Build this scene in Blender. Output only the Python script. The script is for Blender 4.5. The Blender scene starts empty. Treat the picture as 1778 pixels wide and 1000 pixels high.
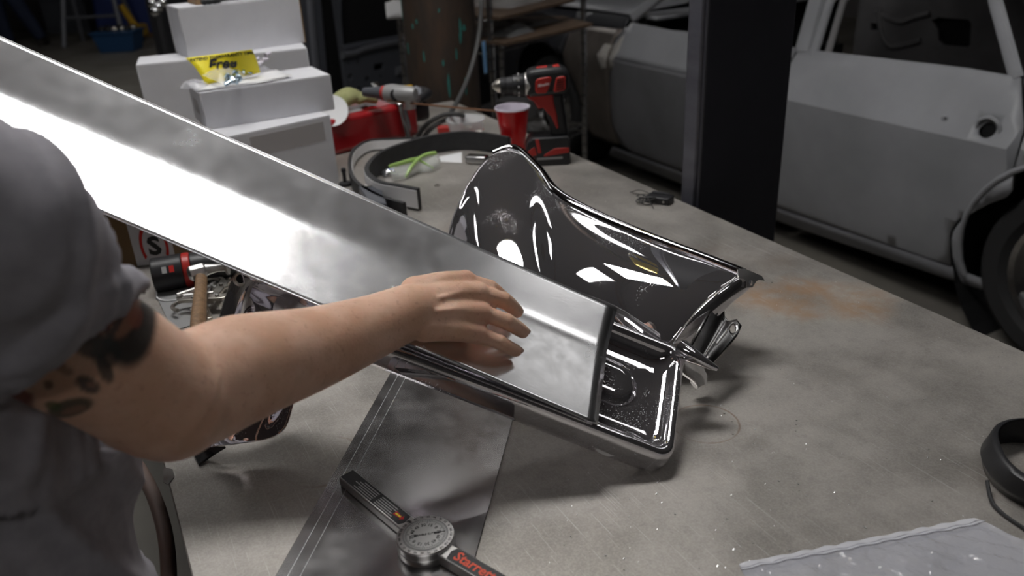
import bpy, bmesh, math, random
from mathutils import Vector, Matrix, geometry
V = Vector
random.seed(7)
scn = bpy.context.scene
COL = scn.collection
TZ = 0.92                       # height of the table top above the floor

# ------------------------------------------------------------------ camera
FPX = 1415.0
PITCH, ROLL, AZ = math.radians(25.2), math.radians(3.08), math.radians(27.2)
CAM = V((0, 0, TZ + 0.61))
FW = V((math.sin(AZ)*math.cos(PITCH), math.cos(AZ)*math.cos(PITCH), -math.sin(PITCH)))
R0 = V((math.cos(AZ), -math.sin(AZ), 0)); U0 = R0.cross(FW)
RT = R0*math.cos(ROLL) - U0*math.sin(ROLL); UP = RT.cross(FW)
cd = bpy.data.cameras.new('camera'); cam = bpy.data.objects.new('camera', cd); COL.objects.link(cam)
cam.matrix_world = Matrix(((RT.x, UP.x, -FW.x, CAM.x), (RT.y, UP.y, -FW.y, CAM.y), (RT.z, UP.z, -FW.z, CAM.z), (0, 0, 0, 1)))
cd.sensor_width = 36; cd.sensor_fit = 'HORIZONTAL'; cd.lens = FPX/1778*36
cd.clip_start = 0.05; cd.clip_end = 100
cd.dof.use_dof = True; cd.dof.focus_distance = 1.08; cd.dof.aperture_fstop = 4.5
scn.camera = cam

# ------------------------------------------------------------------ world, exposure
w = bpy.data.worlds.new('world'); scn.world = w; w.use_nodes = True
w.node_tree.nodes['Background'].inputs[0].default_value = (0.5, 0.52, 0.6, 1)
w.node_tree.nodes['Background'].inputs[1].default_value = 0.06
vs = scn.view_settings
vs.view_transform = 'Standard'; vs.look = 'None'; vs.gamma = 1; vs.use_curve_mapping = False
vs.exposure = -0.22

# ------------------------------------------------------------------ helpers: rays of the camera
def ray(x, y): return FW + RT*((x-889)/FPX) - UP*((y-500)/FPX)
def P(x, y, h=0.0):             # point at height h above the table
    d = ray(x, y); return CAM + d*((TZ+h-CAM.z)/d.z)
def D(x, y, t): return CAM + ray(x, y)*t
def KX(x, y, X):                # point on the plane x = X
    d = ray(x, y); return CAM + d*((X-CAM.x)/d.x)
_BR = P(1038, 737, .075); _TR = P(1072, 535, .14); _L = D(120, 345, .9189*.95)
SN = (_L-_BR).cross(_TR-_BR).normalized()
if SN.z < 0: SN = -SN
def S(x, y, o=0.0):             # point on the plane of the long sheet, o above it
    d = ray(x, y); t = ((_BR+SN*o-CAM).dot(SN))/d.dot(SN); return CAM + d*t

# ------------------------------------------------------------------ helpers: meshes
class MB:
    def __init__(s, M=None): s.v = []; s.f = []; s.M = M
    def add(s, vs, fs):
        n = len(s.v)
        s.v += [(s.M @ V(p)) if s.M is not None else V(p) for p in vs]
        s.f += [tuple(i+n for i in f) for f in fs]; return s
    def box(s, a, b):
        x0, y0, z0 = a; x1, y1, z1 = b
        return s.add([(x0,y0,z0),(x1,y0,z0),(x1,y1,z0),(x0,y1,z0),(x0,y0,z1),(x1,y0,z1),(x1,y1,z1),(x0,y1,z1)],
                     [(0,3,2,1),(4,5,6,7),(0,1,5,4),(1,2,6,5),(2,3,7,6),(3,0,4,7)])
    def cbox(s, c, d): return s.box([c[i]-d[i]/2 for i in range(3)], [c[i]+d[i]/2 for i in range(3)])
    def hexa(s, p): return s.add(p, [(0,3,2,1),(4,5,6,7),(0,1,5,4),(1,2,6,5),(2,3,7,6),(3,0,4,7)])
    def loft(s, rings, closed=True, caps=True):
        n = len(rings[0]); vs = [p for r in rings for p in r]; fs = []
        for i in range(len(rings)-1):
            for j in range(n if closed else n-1):
                k = (j+1) % n
                fs.append((i*n+j, i*n+k, (i+1)*n+k, (i+1)*n+j))
        if caps and closed:
            fs.append(tuple(range(n-1, -1, -1))); m = (len(rings)-1)*n
            fs.append(tuple(m+i for i in range(n)))
        return s.add(vs, fs)
    def tube(s, path, r, n=10, caps=True, flat=1.0, upv=None):
        path = [V(p) for p in path]; rs = r if isinstance(r, (list, tuple)) else [r]*len(path)
        fl = flat if isinstance(flat, (list, tuple)) else [flat]*len(path)
        rings = []; nrm = V(upv) if upv is not None else None
        for i, p in enumerate(path):
            t = (path[min(i+1, len(path)-1)] - path[max(i-1, 0)]).normalized()
            if nrm is None: nrm = t.orthogonal()
            nrm = (nrm - t*nrm.dot(t)).normalized(); bi = t.cross(nrm)
            rings.append([p + (nrm*math.cos(a)*fl[i] + bi*math.sin(a))*rs[i] for a in [2*math.pi*k/n for k in range(n)]])
        return s.loft(rings, True, caps)
    def lathe(s, prof, c=(0,0,0), n=24, ax=(0,0,1), caps=True):
        c = V(c); ax = V(ax).normalized(); e = ax.orthogonal().normalized(); g = ax.cross(e)
        rings = [[c + ax*h + (e*math.cos(a)+g*math.sin(a))*r for a in [2*math.pi*k/n for k in range(n)]] for r, h in prof]
        return s.loft(rings, True, caps)
    def sphere(s, c, r, n=16, m=10, sc=(1,1,1)):
        c = V(c); rings = []
        for i in range(m+1):
            a = math.pi*(i/m) if 0 < i < m else math.pi*(0.002 if i == 0 else .998)
            rings.append([c + V((math.sin(a)*math.cos(b)*r*sc[0], math.sin(a)*math.sin(b)*r*sc[1], -math.cos(a)*r*sc[2])) for b in [2*math.pi*k/n for k in range(n)]])
        return s.loft(rings)
    def grid(s, rows, closed=False): return s.loft(rows, closed, False)
    def prism(s, poly, vec):
        n = len(poly); poly = [V(p) for p in poly]; vec = V(vec)
        return s.add(poly + [p+vec for p in poly],
                     [tuple(range(n-1,-1,-1)), tuple(range(n, 2*n))] + [(i, (i+1)%n, (i+1)%n+n, i+n) for i in range(n)])
    def patch(s, outline, holes, step, fn):
        """plane region with holes, filled with a grid, mapped by fn(u,v) -> 3D"""
        pts = []; edges = []
        for loop in [outline]+holes:
            n0 = len(pts); pts += [V((p[0], p[1])) for p in loop]
            edges += [(n0+i, n0+(i+1) % len(loop)) for i in range(len(loop))]
        us = [p[0] for p in outline]; ws = [p[1] for p in outline]
        def inside(q, loop):
            c = False; n = len(loop)
            for i in range(n):
                a, b = loop[i], loop[i-1]
                if (a[1] > q[1]) != (b[1] > q[1]) and q[0] < (b[0]-a[0])*(q[1]-a[1])/(b[1]-a[1])+a[0]: c = not c
            return c
        u = min(us)+step*.5
        while u < max(us):
            q = min(ws)+step*.5
            while q < max(ws):
                if inside((u, q), outline): pts.append(V((u, q)))
                q += step
            u += step
        vo, eo, fo, _, _, _ = geometry.delaunay_2d_cdt(pts, edges, [], 0, 1e-6)
        fs = []
        for f in fo:
            c = ((vo[f[0]].x+vo[f[1]].x+vo[f[2]].x)/3, (vo[f[0]].y+vo[f[1]].y+vo[f[2]].y)/3)
            if inside(c, outline) and not any(inside(c, h) for h in holes): fs.append(tuple(f))
        return s.add([fn(p.x, p.y) for p in vo], fs)

ORG = {}
def _base(vs):
    return V(((min(p.x for p in vs)+max(p.x for p in vs))/2, (min(p.y for p in vs)+max(p.y for p in vs))/2, min(p.z for p in vs)))
def tag(o, label, cat, group=None):
    o['label'] = label; o['category'] = cat
    if group: o['group'] = group
    return o
def thing(name, loc, label, cat, group=None):
    o = bpy.data.objects.new(name, None); o.location = loc; o.empty_display_size = .02
    COL.objects.link(o); ORG[o] = V(loc)
    return tag(o, label, cat, group) if cat else o
def struct(name, loc):
    o = thing(name, loc, None, None); o['kind'] = 'structure'; return o
def build(mb, name, mat, parent=None, smooth=False, bevel=0, seg=2, sub=0, solid=0, off=0, fixn=True, angle=40):
    org = ORG[parent] if parent is not None else _base(mb.v)
    me = bpy.data.meshes.new(name); me.from_pydata([p-org for p in mb.v], [], mb.f)
    if fixn:
        b = bmesh.new(); b.from_mesh(me); bmesh.ops.recalc_face_normals(b, faces=b.faces); b.to_mesh(me); b.free()
    me.materials.append(mat)
    o = bpy.data.objects.new(name, me); COL.objects.link(o)
    if parent is not None: o.parent = parent
    else: o.location = org
    ORG[o] = org
    if solid:
        m = o.modifiers.new('solid', 'SOLIDIFY'); m.thickness = solid; m.offset = off
    if bevel:
        m = o.modifiers.new('bevel', 'BEVEL'); m.width = bevel; m.segments = seg; m.limit_method = 'ANGLE'; m.angle_limit = math.radians(35)
    if sub:
        m = o.modifiers.new('sub', 'SUBSURF'); m.levels = sub; m.render_levels = sub
    if smooth or bevel:
        me.shade_smooth()
        if not smooth or angle:
            me.set_sharp_from_angle(angle=math.radians(angle if smooth else 30))
    return o
def frame(o, ax, up=(0,0,1)):
    """matrix with x along ax, z as near up as can be"""
    x = V(ax).normalized(); z = V(up); z = (z - x*z.dot(x)).normalized(); y = z.cross(x)
    o = V(o); return Matrix(((x.x,y.x,z.x,o.x),(x.y,y.y,z.y,o.y),(x.z,y.z,z.z,o.z),(0,0,0,1)))
def text(body, name, mat, parent, M, size, extrude=.0002, shear=0, align='CENTER', space=1.0, sx=1.0, bold=0):
    cu = bpy.data.curves.new(name, 'FONT'); cu.body = body; cu.size = size; cu.extrude = extrude; cu.shear = shear
    cu.align_x = align; cu.align_y = 'CENTER'; cu.space_character = space; cu.offset = bold
    cu.resolution_u = 2
    t = bpy.data.objects.new(name, cu); COL.objects.link(t)
    dg = bpy.context.evaluated_depsgraph_get(); dg.update()
    me = bpy.data.meshes.new_from_object(t.evaluated_get(dg)); bpy.data.objects.remove(t); bpy.data.curves.remove(cu)
    me.transform(Matrix.Translation(-ORG[parent]) @ M @ Matrix.Diagonal((sx,1,1,1)))
    me.materials.clear(); me.materials.append(mat)
    o = bpy.data.objects.new(name, me); COL.objects.link(o); o.parent = parent; ORG[o] = ORG[parent]
    return o
def spline(pts, n=8):
    pts = [V(p) for p in pts]; out = []
    for i in range(len(pts)-1):
        p0, p1, p2, p3 = pts[max(i-1,0)], pts[i], pts[i+1], pts[min(i+2,len(pts)-1)]
        for k in range(n):
            t = k/n
            out.append(.5*((2*p1)+(p2-p0)*t+(2*p0-5*p1+4*p2-p3)*t*t+(3*p1-p0-3*p2+p3)*t**3))
    return out+[pts[-1]]
def lerps(vals, n):
    m = len(vals)-1; out = []
    for i in range(n):
        t = i/(n-1)*m; k = min(int(t), m-1); out.append(vals[k]+(vals[k+1]-vals[k])*(t-k))
    return out

# ------------------------------------------------------------------ helpers: materials
def mat(name, col, rough=.5, metal=0.0, col2=None, nscale=20, ndetail=4, lo=.35, hi=.65, bump=0, bscale=None, stretch=None,
        rough2=None, rscale=None, spec=.5, trans=0, alpha=1, coat=0, emit=None, estr=0, sss=0, ior=1.45, bdist=.001):
    m = bpy.data.materials.new(name); m.use_nodes = True; nt = m.node_tree; N = nt.nodes; L = nt.links
    b = N['Principled BSDF']
    b.inputs['Base Color'].default_value = (*col, 1); b.inputs['Roughness'].default_value = rough
    b.inputs['Metallic'].default_value = metal; b.inputs['Specular IOR Level'].default_value = spec
    b.inputs['Transmission Weight'].default_value = trans; b.inputs['Alpha'].default_value = alpha
    b.inputs['Coat Weight'].default_value = coat; b.inputs['IOR'].default_value = ior
    if sss:
        b.inputs['Subsurface Weight'].default_value = sss; b.inputs['Subsurface Radius'].default_value = (1,.35,.2); b.inputs['Subsurface Scale'].default_value = .004
    if emit: b.inputs['Emission Color'].default_value = (*emit, 1); b.inputs['Emission Strength'].default_value = estr
    tc = N.new('ShaderNodeTexCoord'); mp = N.new('ShaderNodeMapping'); L.new(tc.outputs['Object'], mp.inputs[0])
    if stretch: mp.inputs['Scale'].default_value = stretch
    def noise(sc, det=ndetail):
        n = N.new('ShaderNodeTexNoise'); n.inputs['Scale'].default_value = sc; n.inputs['Detail'].default_value = det
        n.inputs['Roughness'].default_value = .6; L.new(mp.outputs[0], n.inputs['Vector']); return n
    if col2:
        n = noise(nscale); r = N.new('ShaderNodeMapRange'); r.inputs[1].default_value = lo; r.inputs[2].default_value = hi
        L.new(n.outputs[0], r.inputs[0]); x = N.new('ShaderNodeMix'); x.data_type = 'RGBA'
        x.inputs[6].default_value = (*col, 1); x.inputs[7].default_value = (*col2, 1); L.new(r.outputs[0], x.inputs[0]); L.new(x.outputs[2], b.inputs['Base Color'])
    if rough2 is not None:
        n = noise(rscale or nscale); r = N.new('ShaderNodeMapRange'); r.inputs[1].default_value = lo; r.inputs[2].default_value = hi
        r.inputs[3].default_value = rough; r.inputs[4].default_value = rough2; L.new(n.outputs[0], r.inputs[0]); L.new(r.outputs[0], b.inputs['Roughness'])
    if bump:
        n = noise(bscale or nscale*4); u = N.new('ShaderNodeBump'); u.inputs['Strength'].default_value = bump; u.inputs['Distance'].default_value = bdist
        L.new(n.outputs[0], u.inputs['Height']); L.new(u.outputs[0], b.inputs['Normal'])
    return m
class G:
    """small node-graph helper on an existing material"""
    def __init__(s, m): s.nt = m.node_tree; s.N = s.nt.nodes; s.L = s.nt.links; s.b = s.N['Principled BSDF']; s.pos = s.N.new('ShaderNodeNewGeometry').outputs['Position']
    def math(s, op, a, b=0.0):
        n = s.N.new('ShaderNodeMath'); n.operation = op
        for i, q in enumerate((a, b)):
            if isinstance(q, (int, float)): n.inputs[i].default_value = q
            else: s.L.new(q, n.inputs[i])
        return n.outputs[0]
    def map(s, sc=(1,1,1), rot=(0,0,0), loc=(0,0,0)):
        n = s.N.new('ShaderNodeMapping'); n.inputs['Scale'].default_value = sc; n.inputs['Rotation'].default_value = rot; n.inputs['Location'].default_value = loc
        s.L.new(s.pos, n.inputs[0]); return n.outputs[0]
    def noise(s, scale, vec=None, det=4, rough=.6, dist=0):
        n = s.N.new('ShaderNodeTexNoise'); n.inputs['Scale'].default_value = scale; n.inputs['Detail'].default_value = det
        n.inputs['Roughness'].default_value = rough; n.inputs['Distortion'].default_value = dist
        s.L.new(vec if vec is not None else s.pos, n.inputs['Vector']); return n.outputs[0]
    def rng(s, v, a, b, c=0.0, d=1.0, smooth=True):
        n = s.N.new('ShaderNodeMapRange'); n.interpolation_type = 'SMOOTHSTEP' if smooth else 'LINEAR'
        for i, q in enumerate((a, b, c, d)): n.inputs[i+1].default_value = q
        s.L.new(v, n.inputs[0]); return n.outputs[0]
    def mix(s, f, a, b):
        n = s.N.new('ShaderNodeMix'); n.data_type = 'RGBA'
        for i, q in ((6, a), (7, b)):
            if isinstance(q, tuple): n.inputs[i].default_value = (*q, 1)
            else: s.L.new(q, n.inputs[i])
        if isinstance(f, (int, float)): n.inputs[0].default_value = f
        else: s.L.new(f, n.inputs[0])
        return n.outputs[2]
    def dist(s, p, vec=None):
        n = s.N.new('ShaderNodeVectorMath'); n.operation = 'DISTANCE'; s.L.new(vec if vec is not None else s.pos, n.inputs[0]); n.inputs[1].default_value = p; return n.outputs['Value']
    def bump(s, h, st, d=.001):
        n = s.N.new('ShaderNodeBump'); n.inputs['Strength'].default_value = st; n.inputs['Distance'].default_value = d; s.L.new(h, n.inputs['Height']); s.L.new(n.outputs[0], s.b.inputs['Normal'])
    def out(s, v, name): s.L.new(v, s.b.inputs[name])

MT = {}
def mk(k, *a, **q): MT[k] = mat(k, *a, **q); return MT[k]
# steel table top: grey, worn, rust stains, fine scratches
m = mk('table_steel', (.3,.29,.27), .4, .55); g = G(m)
n1 = g.noise(6, det=6); n2 = g.noise(60, det=5); n3 = g.noise(2.2, det=5)
base = g.mix(g.rng(n1, .32, .68), (.29,.27,.247), (.41,.385,.355))
base = g.mix(g.rng(n2, .45, .75, 0, .22), base, (.17,.16,.15))
base = g.mix(g.rng(g.noise(420, det=3), .35, .7, 0, .30), base, (.56,.53,.49))
base = g.mix(g.rng(n3, .55, .72, 0, .45), base, (.28,.215,.165))
warp = g.noise(9, det=5)
rust = None
for (px, py, rad) in ((1330,515,.10),(1400,500,.085),(1480,525,.10),(1395,535,.07),(1310,490,.05)):
    p = P(px, py); d = g.dist((p.x, p.y, p.z)); v = g.rng(g.math('ADD', d, g.math('MULTIPLY', g.math('SUBTRACT', warp, .5), .16)), rad*.25, rad, 1, 0)
    rust = v if rust is None else g.math('MAXIMUM', rust, v)
base = g.mix(g.math('MULTIPLY', rust, g.rng(g.noise(28, det=5), .3, .65, .15, .75)), base, (.38,.23,.13))
for (px, py, r0, wd) in ((1225,735,.042,.0022), (560,800,.05,.003)):
    p = P(px, py); d = g.math('ABSOLUTE', g.math('SUBTRACT', g.dist((p.x, p.y, p.z)), r0))
    base = g.mix(g.math('MULTIPLY', g.rng(d, 0, wd, .7, 0), g.rng(n1, .45, .6)), base, (.22,.14,.09))
scr = None
for ang, sc in ((.1, (420, 7, 1)), (.55, (480, 10, 1)), (-.5, (520, 9, 1)), (1.2, (480, 14, 1))):
    v = g.rng(g.noise(1, g.map(sc, (0,0,ang)), det=1, rough=.4), .70, .76)
    scr = v if scr is None else g.math('MAXIMUM', scr, v)
scr = g.math('MULTIPLY', scr, g.rng(n3, .35, .6, .15, 1))
base = g.mix(g.math('MULTIPLY', scr, .42), base, (.66,.65,.64))
g.out(base, 'Base Color')
g.out(g.math('ADD', g.rng(n1, .3, .7, .36, .56), g.math('MULTIPLY', rust, .15)), 'Roughness')
g.bump(g.math('ADD', g.math('MULTIPLY', n2, .6), g.math('MULTIPLY', scr, .5)), .25, .0006)
mk('table_edge', (.16,.155,.15), .5, .7, col2=(.10,.08,.07), nscale=30)
mk('dark_frame', (.03,.03,.033), .6, .3)
# brushed sheet with cloudy smudges
m = mk('sheet', (.80,.80,.81), .3, 1.0); g = G(m)
nA = g.noise(14, det=3, dist=.4); nB = g.noise(420, det=2); nC = g.noise(50, det=4)
sm = g.rng(nA, .42, .78)
ua = (_L-_BR).normalized()
drag = g.noise(1, g.map((9,9,9)), det=2)
rr = g.math('ADD', g.rng(nC, .3, .7, .19, .24), g.math('MULTIPLY', sm, .05))
g.out(rr, 'Roughness')
pr = None
for (px, py, rad) in ((172,170,.017),(15,90,.017),(345,245,.014),(470,330,.016),(640,455,.018)):
    p = S(px, py); d = g.dist(tuple(p)); v = g.rng(d, rad*.75, rad*1.1, 1, 0)
    pr = v if pr is None else g.math('MAXIMUM', pr, v)
g.out(g.mix(g.math('MAXIMUM', g.math('MULTIPLY', sm, .12), g.math('MULTIPLY', pr, .15)), (.76,.76,.775), (.88,.88,.89)), 'Base Color')
g.bump(nB, .10, .0003)
b2 = g.N.new('ShaderNodeBsdfPrincipled'); b2.inputs['Base Color'].default_value = (.80,.80,.81,1); b2.inputs['Metallic'].default_value = 1; b2.inputs['Roughness'].default_value = .52
mx = g.N.new('ShaderNodeMixShader'); mx.inputs[0].default_value = .15
g.L.new(g.b.outputs[0], mx.inputs[1]); g.L.new(b2.outputs[0], mx.inputs[2]); g.L.new(mx.outputs[0], g.N['Material Output'].inputs[0])
mk('sheet_flat', (.44,.43,.43), .19, 1.0, col2=(.49,.48,.48), nscale=25, rough2=.25)
mk('dial_face', (.50,.50,.49), .38, .35)
mk('scribe', (.75,.75,.75), .35, .8)
# chrome with dust
m = mk('chrome', (.84,.82,.85), .05, 1.0); g = G(m)
dn = g.noise(700, det=1); dc = g.noise(7, det=3)
dust = g.math('MULTIPLY', g.rng(dn, .62, .72), g.rng(dc, .50, .66))
haze = g.rng(g.noise(11, det=5), .5, .75, 0, 1)
g.out(g.math('ADD', g.math('MULTIPLY', haze, .06), g.math('MULTIPLY', dust, .5)), 'Roughness')
g.L.new(g.math('SUBTRACT', .94, g.math('MULTIPLY', dust, .4)), g.b.inputs['Metallic'])
mk('chrome_plain', (.76,.76,.78), .07, 1.0)
mk('chrome_dull', (.5,.5,.5), .25, 1.0, col2=(.36,.35,.35), nscale=20)
mk('steel', (.52,.51,.5), .3, 1.0, rough2=.42, nscale=30)
mk('nickel', (.58,.55,.50), .28, 1.0)
mk('cardboard_white', (.66,.66,.69), .62, col2=(.60,.60,.63), nscale=9, bump=.05, bscale=200)
mk('cardboard_brown', (.30,.19,.10), .7, col2=(.25,.155,.08), nscale=30)
mk('tape_grey', (.42,.40,.40), .45)
mk('tape_brown', (.20,.125,.06), .4)
mk('paper', (.75,.75,.76), .6)
mk('paper_yellow', (.88,.74,.02), .45)
mk('ink', (.02,.02,.02), .6)
mk('ink_red', (.55,.02,.015), .5)
mk('ink_silver', (.4,.4,.4), .4)
mk('bag', (.9,.9,.97), .10, 0, alpha=.30, spec=.9, bump=.5, bscale=55, bdist=.004)
mk('bag_seal', (.85,.86,.92), .2, 0, alpha=.55, spec=.7)
mk('bolt_blue', (.55,.68,.78), .25, 1.0)
mk('black_plastic', (.018,.018,.02), .42, bump=.1, bscale=300)
mk('black_rubber', (.022,.022,.024), .6, col2=(.03,.03,.032), nscale=40)
mk('tool_red', (.42,.025,.02), .38)
mk('tool_grey', (.30,.30,.30), .4, .2)
mk('cup_red', (.66,.008,.012), .28, coat=.3)
mk('cup_white', (.74,.70,.78), .35)
mk('glove', (.36,.36,.17), .8, col2=(.27,.28,.12), nscale=40, bump=.3, bscale=90)
mk('box_red', (.33,.012,.016), .28, coat=.5, col2=(.27,.010,.013), nscale=12)
mk('green_plastic', (.40,.60,.18), .25, alpha=.9)
mk('clear_lens', (.85,.9,.85), .05, alpha=.22, spec=.8)
mk('clear_cup', (.85,.87,.88), .12, alpha=.55, spec=.9)
mk('cardboard_dark', (.13,.085,.055), .7, col2=(.09,.06,.04), nscale=12)
mk('film_dark', (.5,.52,.54), .1, 0, alpha=.35, spec=1.0, bump=.8, bscale=40)
mk('wood', (.27,.165,.09), .5, col2=(.17,.10,.055), nscale=12, stretch=(12,12,1.2))
mk('foil', (.6,.6,.62), .2, .9, bump=.6, bscale=60)
mk('blue_print', (.05,.12,.5), .35)
mk('copper', (.24,.13,.08), .4, 1.0)
mk('pipe_brown', (.075,.05,.036), .45, .3, col2=(.045,.036,.03), nscale=9, stretch=(3,3,.7), rough2=.6)
mk('pipe_paint', (.03,.16,.14), .5)
mk('post_paint', (.028,.028,.036), .5, .0, col2=(.034,.034,.043), nscale=5)
mk('post_paint_lit', (.13,.13,.155), .38, .3, col2=(.09,.09,.11), nscale=9, stretch=(1,1,3))  # post paint lightened, the light on its side faces put into the colour
mk('primer_light', (.34,.345,.365), .42, col2=(.28,.285,.30), nscale=2.5)
mk('primer_mid', (.20,.20,.215), .40, col2=(.155,.155,.165), nscale=3)
mk('bare_steel', (.24,.21,.19), .38, .6, col2=(.17,.15,.135), nscale=5)
mk('filler', (.50,.49,.46), .6, col2=(.40,.37,.34), nscale=25)
mk('fender_dark', (.035,.036,.042), .35, .2)
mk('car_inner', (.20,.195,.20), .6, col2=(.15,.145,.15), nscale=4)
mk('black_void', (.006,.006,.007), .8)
mk('tyre', (.02,.02,.021), .75, bump=.2, bscale=60)
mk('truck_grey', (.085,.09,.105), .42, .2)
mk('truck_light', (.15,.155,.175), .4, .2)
mk('floor_concrete', (.20,.185,.16), .45, col2=(.14,.13,.115), nscale=1.3, rough2=.62, bump=.05, bscale=40)
mk('wall_paint', (.13,.12,.12), .75, col2=(.09,.085,.085), nscale=1.2)
mk('ceiling_paint', (.13,.095,.10), .8)
mk('beam_paint', (.10,.045,.035), .6)
mk('hose', (.16,.115,.10), .55)
mk('cable', (.05,.05,.05), .5)
mk('shirt', (.40,.385,.42), .85, col2=(.34,.33,.36), nscale=60, bump=.25, bscale=700, spec=.2)
mk('jeans', (.02,.028,.06), .8)
mk('trousers', (.03,.03,.035), .85)
mk('hair', (.05,.033,.02), .6)
mk('nail', (.62,.40,.33), .3, sss=.2)
mk('shoe', (.03,.025,.022), .6)
mk('blue_paint', (.02,.07,.17), .4)
mk('blue_tarp', (.02,.035,.14), .5)
mk('yellow_paint', (.50,.30,.02), .45)
mk('orange_wood', (.25,.15,.07), .6)
mk('lamp_white', (.8,.8,.8), .5)
mk('lamp_glow', (1,1,1), .5, emit=(1,.985,.97), estr=33)
mk('lamp_glow_mid', (1,1,1), .5, emit=(1,.985,.97), estr=4.5)
mk('lamp_glow_fill', (1,1,1), .5, emit=(1,.985,.97), estr=14)  # glow of the added fill light that brightens shirt and arm
mk('lamp_glow_side', (1,1,1), .5, emit=(1,.985,.97), estr=6)
mk('lamp_glow_soft', (1,1,1), .5, emit=(1,.985,.97), estr=2)
mk('lamp_glow_far', (1,1,1), .5, emit=(1,.985,.97), estr=22)
mk('glass_dark', (.01,.01,.012), .08, spec=.6)

# ------------------------------------------------------------------ ceiling lamps (fixtures hung under the ceiling, one of them added fill)
def shop_light(c, L, W, rotz, label, glow='lamp_glow'):
    c = V(c); t = thing('ceiling_light', c, label, 'ceiling light', 'ceiling lights over the workshop')
    M = Matrix.Translation(c) @ Matrix.Rotation(rotz, 4, 'Z')
    build(MB(M).box((-L/2-.03, -W/2-.03, .012), (L/2+.03, W/2+.03, .06)), 'housing', MT['lamp_white'], t, bevel=.008)
    build(MB(M).box((-L/2, -W/2, 0), (L/2, W/2, .012)), 'diffuser', MT[glow], t)
    for sx in (-1, 1):
        build(MB(M).tube([(sx*L*.35, 0, .06), (sx*L*.35, 0, 4.2-c.z)], .006, 6), 'hanger', MT['steel'], t)
    return t
LAMPS = [((.50,1.82,3.5), 1.25, .42, math.radians(-24)),
         ((1.75,3.3,3.5), 1.3, .3, math.radians(-24)),
         ((.1,4.6,3.4), 1.25, .3, 0), ((3.05,.95,3.5), 1.25, .35, math.radians(-24)), ((2.0,-.1,3.5), .9, .3, math.radians(-24)), ((-1.3,-1.7,3.4), 1.25, .3, 0),
         ((-1.0,9.0,3.4), 1.25, .3, 0), ((3.0,9.0,3.4), 1.25, .3, 0),
         ((-1.35,2.45,3.5), 1.25, .4, math.radians(-24)), ((-2.0,6.0,3.5), 1.25, .5, math.radians(-24))]
LL = ['long bright ceiling panel light hung straight above the steel work table', 'ceiling panel light hung above the far end of the work table',
      'ceiling panel light above the floor behind the table', 'ceiling panel light above the rear door of the grey car',
      'ceiling panel light above the aisle between table and rear wheel', 'added fill light over the open floor behind the working person',
      'ceiling panel light far over the open shop floor', 'ceiling panel light far behind the dark truck',
      'ceiling panel light over the open floor left of the cartons', 'ceiling panel light over the open floor short of the far sawhorse']
for i, ((c, l, wd, a), lb) in enumerate(zip(LAMPS, LL)): shop_light(c, l, wd, a, lb, 'lamp_glow' if i == 0 else 'lamp_glow_fill' if i == 5 else 'lamp_glow_side' if i in (4, 8, 9) else 'lamp_glow_mid' if i in (1, 2) else 'lamp_glow_far' if i > 5 else 'lamp_glow_soft')

# ------------------------------------------------------------------ the room
def sstruct(mb, name, m, **k):
    o = build(mb, name, m, **k); o['kind'] = 'structure'; return o
sstruct(MB().box((-7,-5,-.1), (9,17,0)), 'floor', MT['floor_concrete'])
sstruct(MB().box((-7,-5,4.2), (9,17,4.3)), 'ceiling', MT['ceiling_paint'])
sstruct(MB().box((-7,17,0), (9,17.2,4.2)), 'wall_back', MT['wall_paint'])
sstruct(MB().box((-7,-5.2,0), (9,-5,4.2)), 'wall_front', MT['wall_paint'])
sstruct(MB().box((-7.2,-5,0), (-7,17,4.2)), 'wall_left', MT['wall_paint'])
sstruct(MB().box((9,-5,0), (9.2,17,4.2)), 'wall_right', MT['wall_paint'])
for i, y in enumerate((-2, 2.1, 6, 10, 14)):
    sstruct(MB().box((-7,y-.06,3.95),(9,y+.06,4.2)), 'trim_%d' % (i+1), MT['beam_paint'])

# ------------------------------------------------------------------ work table
a, b = P(985,262), P(1778,610); dR = (a-b)/(a.y-b.y)
a2, b2 = P(283,790), P(330,1000)
_tb = b
def tR(y): return _tb + dR*(y-_tb.y)
def tL(y): return V((-.014, y, TZ))
Y0, Y1 = .05, 2.62
tb = thing('work_table', (0.55, 1.3, 0), 'long grey steel work table with rust stains and scratches', 'table')
poly = [tL(Y0), tR(Y0), tR(Y1), tL(Y1)]
mb = MB().prism([p-V((0,0,.012)) for p in poly], (0,0,.012))
build(mb, 'table_top', MT['table_steel'], tb, bevel=.0015, seg=1)
for sx in (.04, 1.0):
    for y in (Y0+.08, Y1-.08):
        build(MB().box((sx, y-.04, 0), (sx+.08, y+.04, TZ-.092)), 'leg', MT['dark_frame'], tb, bevel=.004)
build(MB().box((.03,Y0+.04,TZ-.092),(.07,Y1-.04,TZ-.012)), 'frame_rail', MT['dark_frame'], tb)
build(MB().box((1.02,Y0+.04,TZ-.092),(1.06,Y1-.04,TZ-.012)), 'frame_rail', MT['dark_frame'], tb)
for y in (Y0+.06, 1.3, Y1-.1): build(MB().box((.07,y,TZ-.092),(1.02,y+.04,TZ-.012)), 'cross_rail', MT['dark_frame'], tb)
build(MB().box((.05,Y0+.1,.22),(1.05,Y1-.1,.235)), 'lower_shelf', MT['dark_frame'], tb)
# worn plate notch on the left rim
build(MB().prism([P(284,838,.0004), P(292,842,.0004), P(303,828,.0004), P(300,815,.0004), P(284,812,.0004)], (0,0,.0006)), 'bare_patch', MT['table_edge'], tb)

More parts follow.
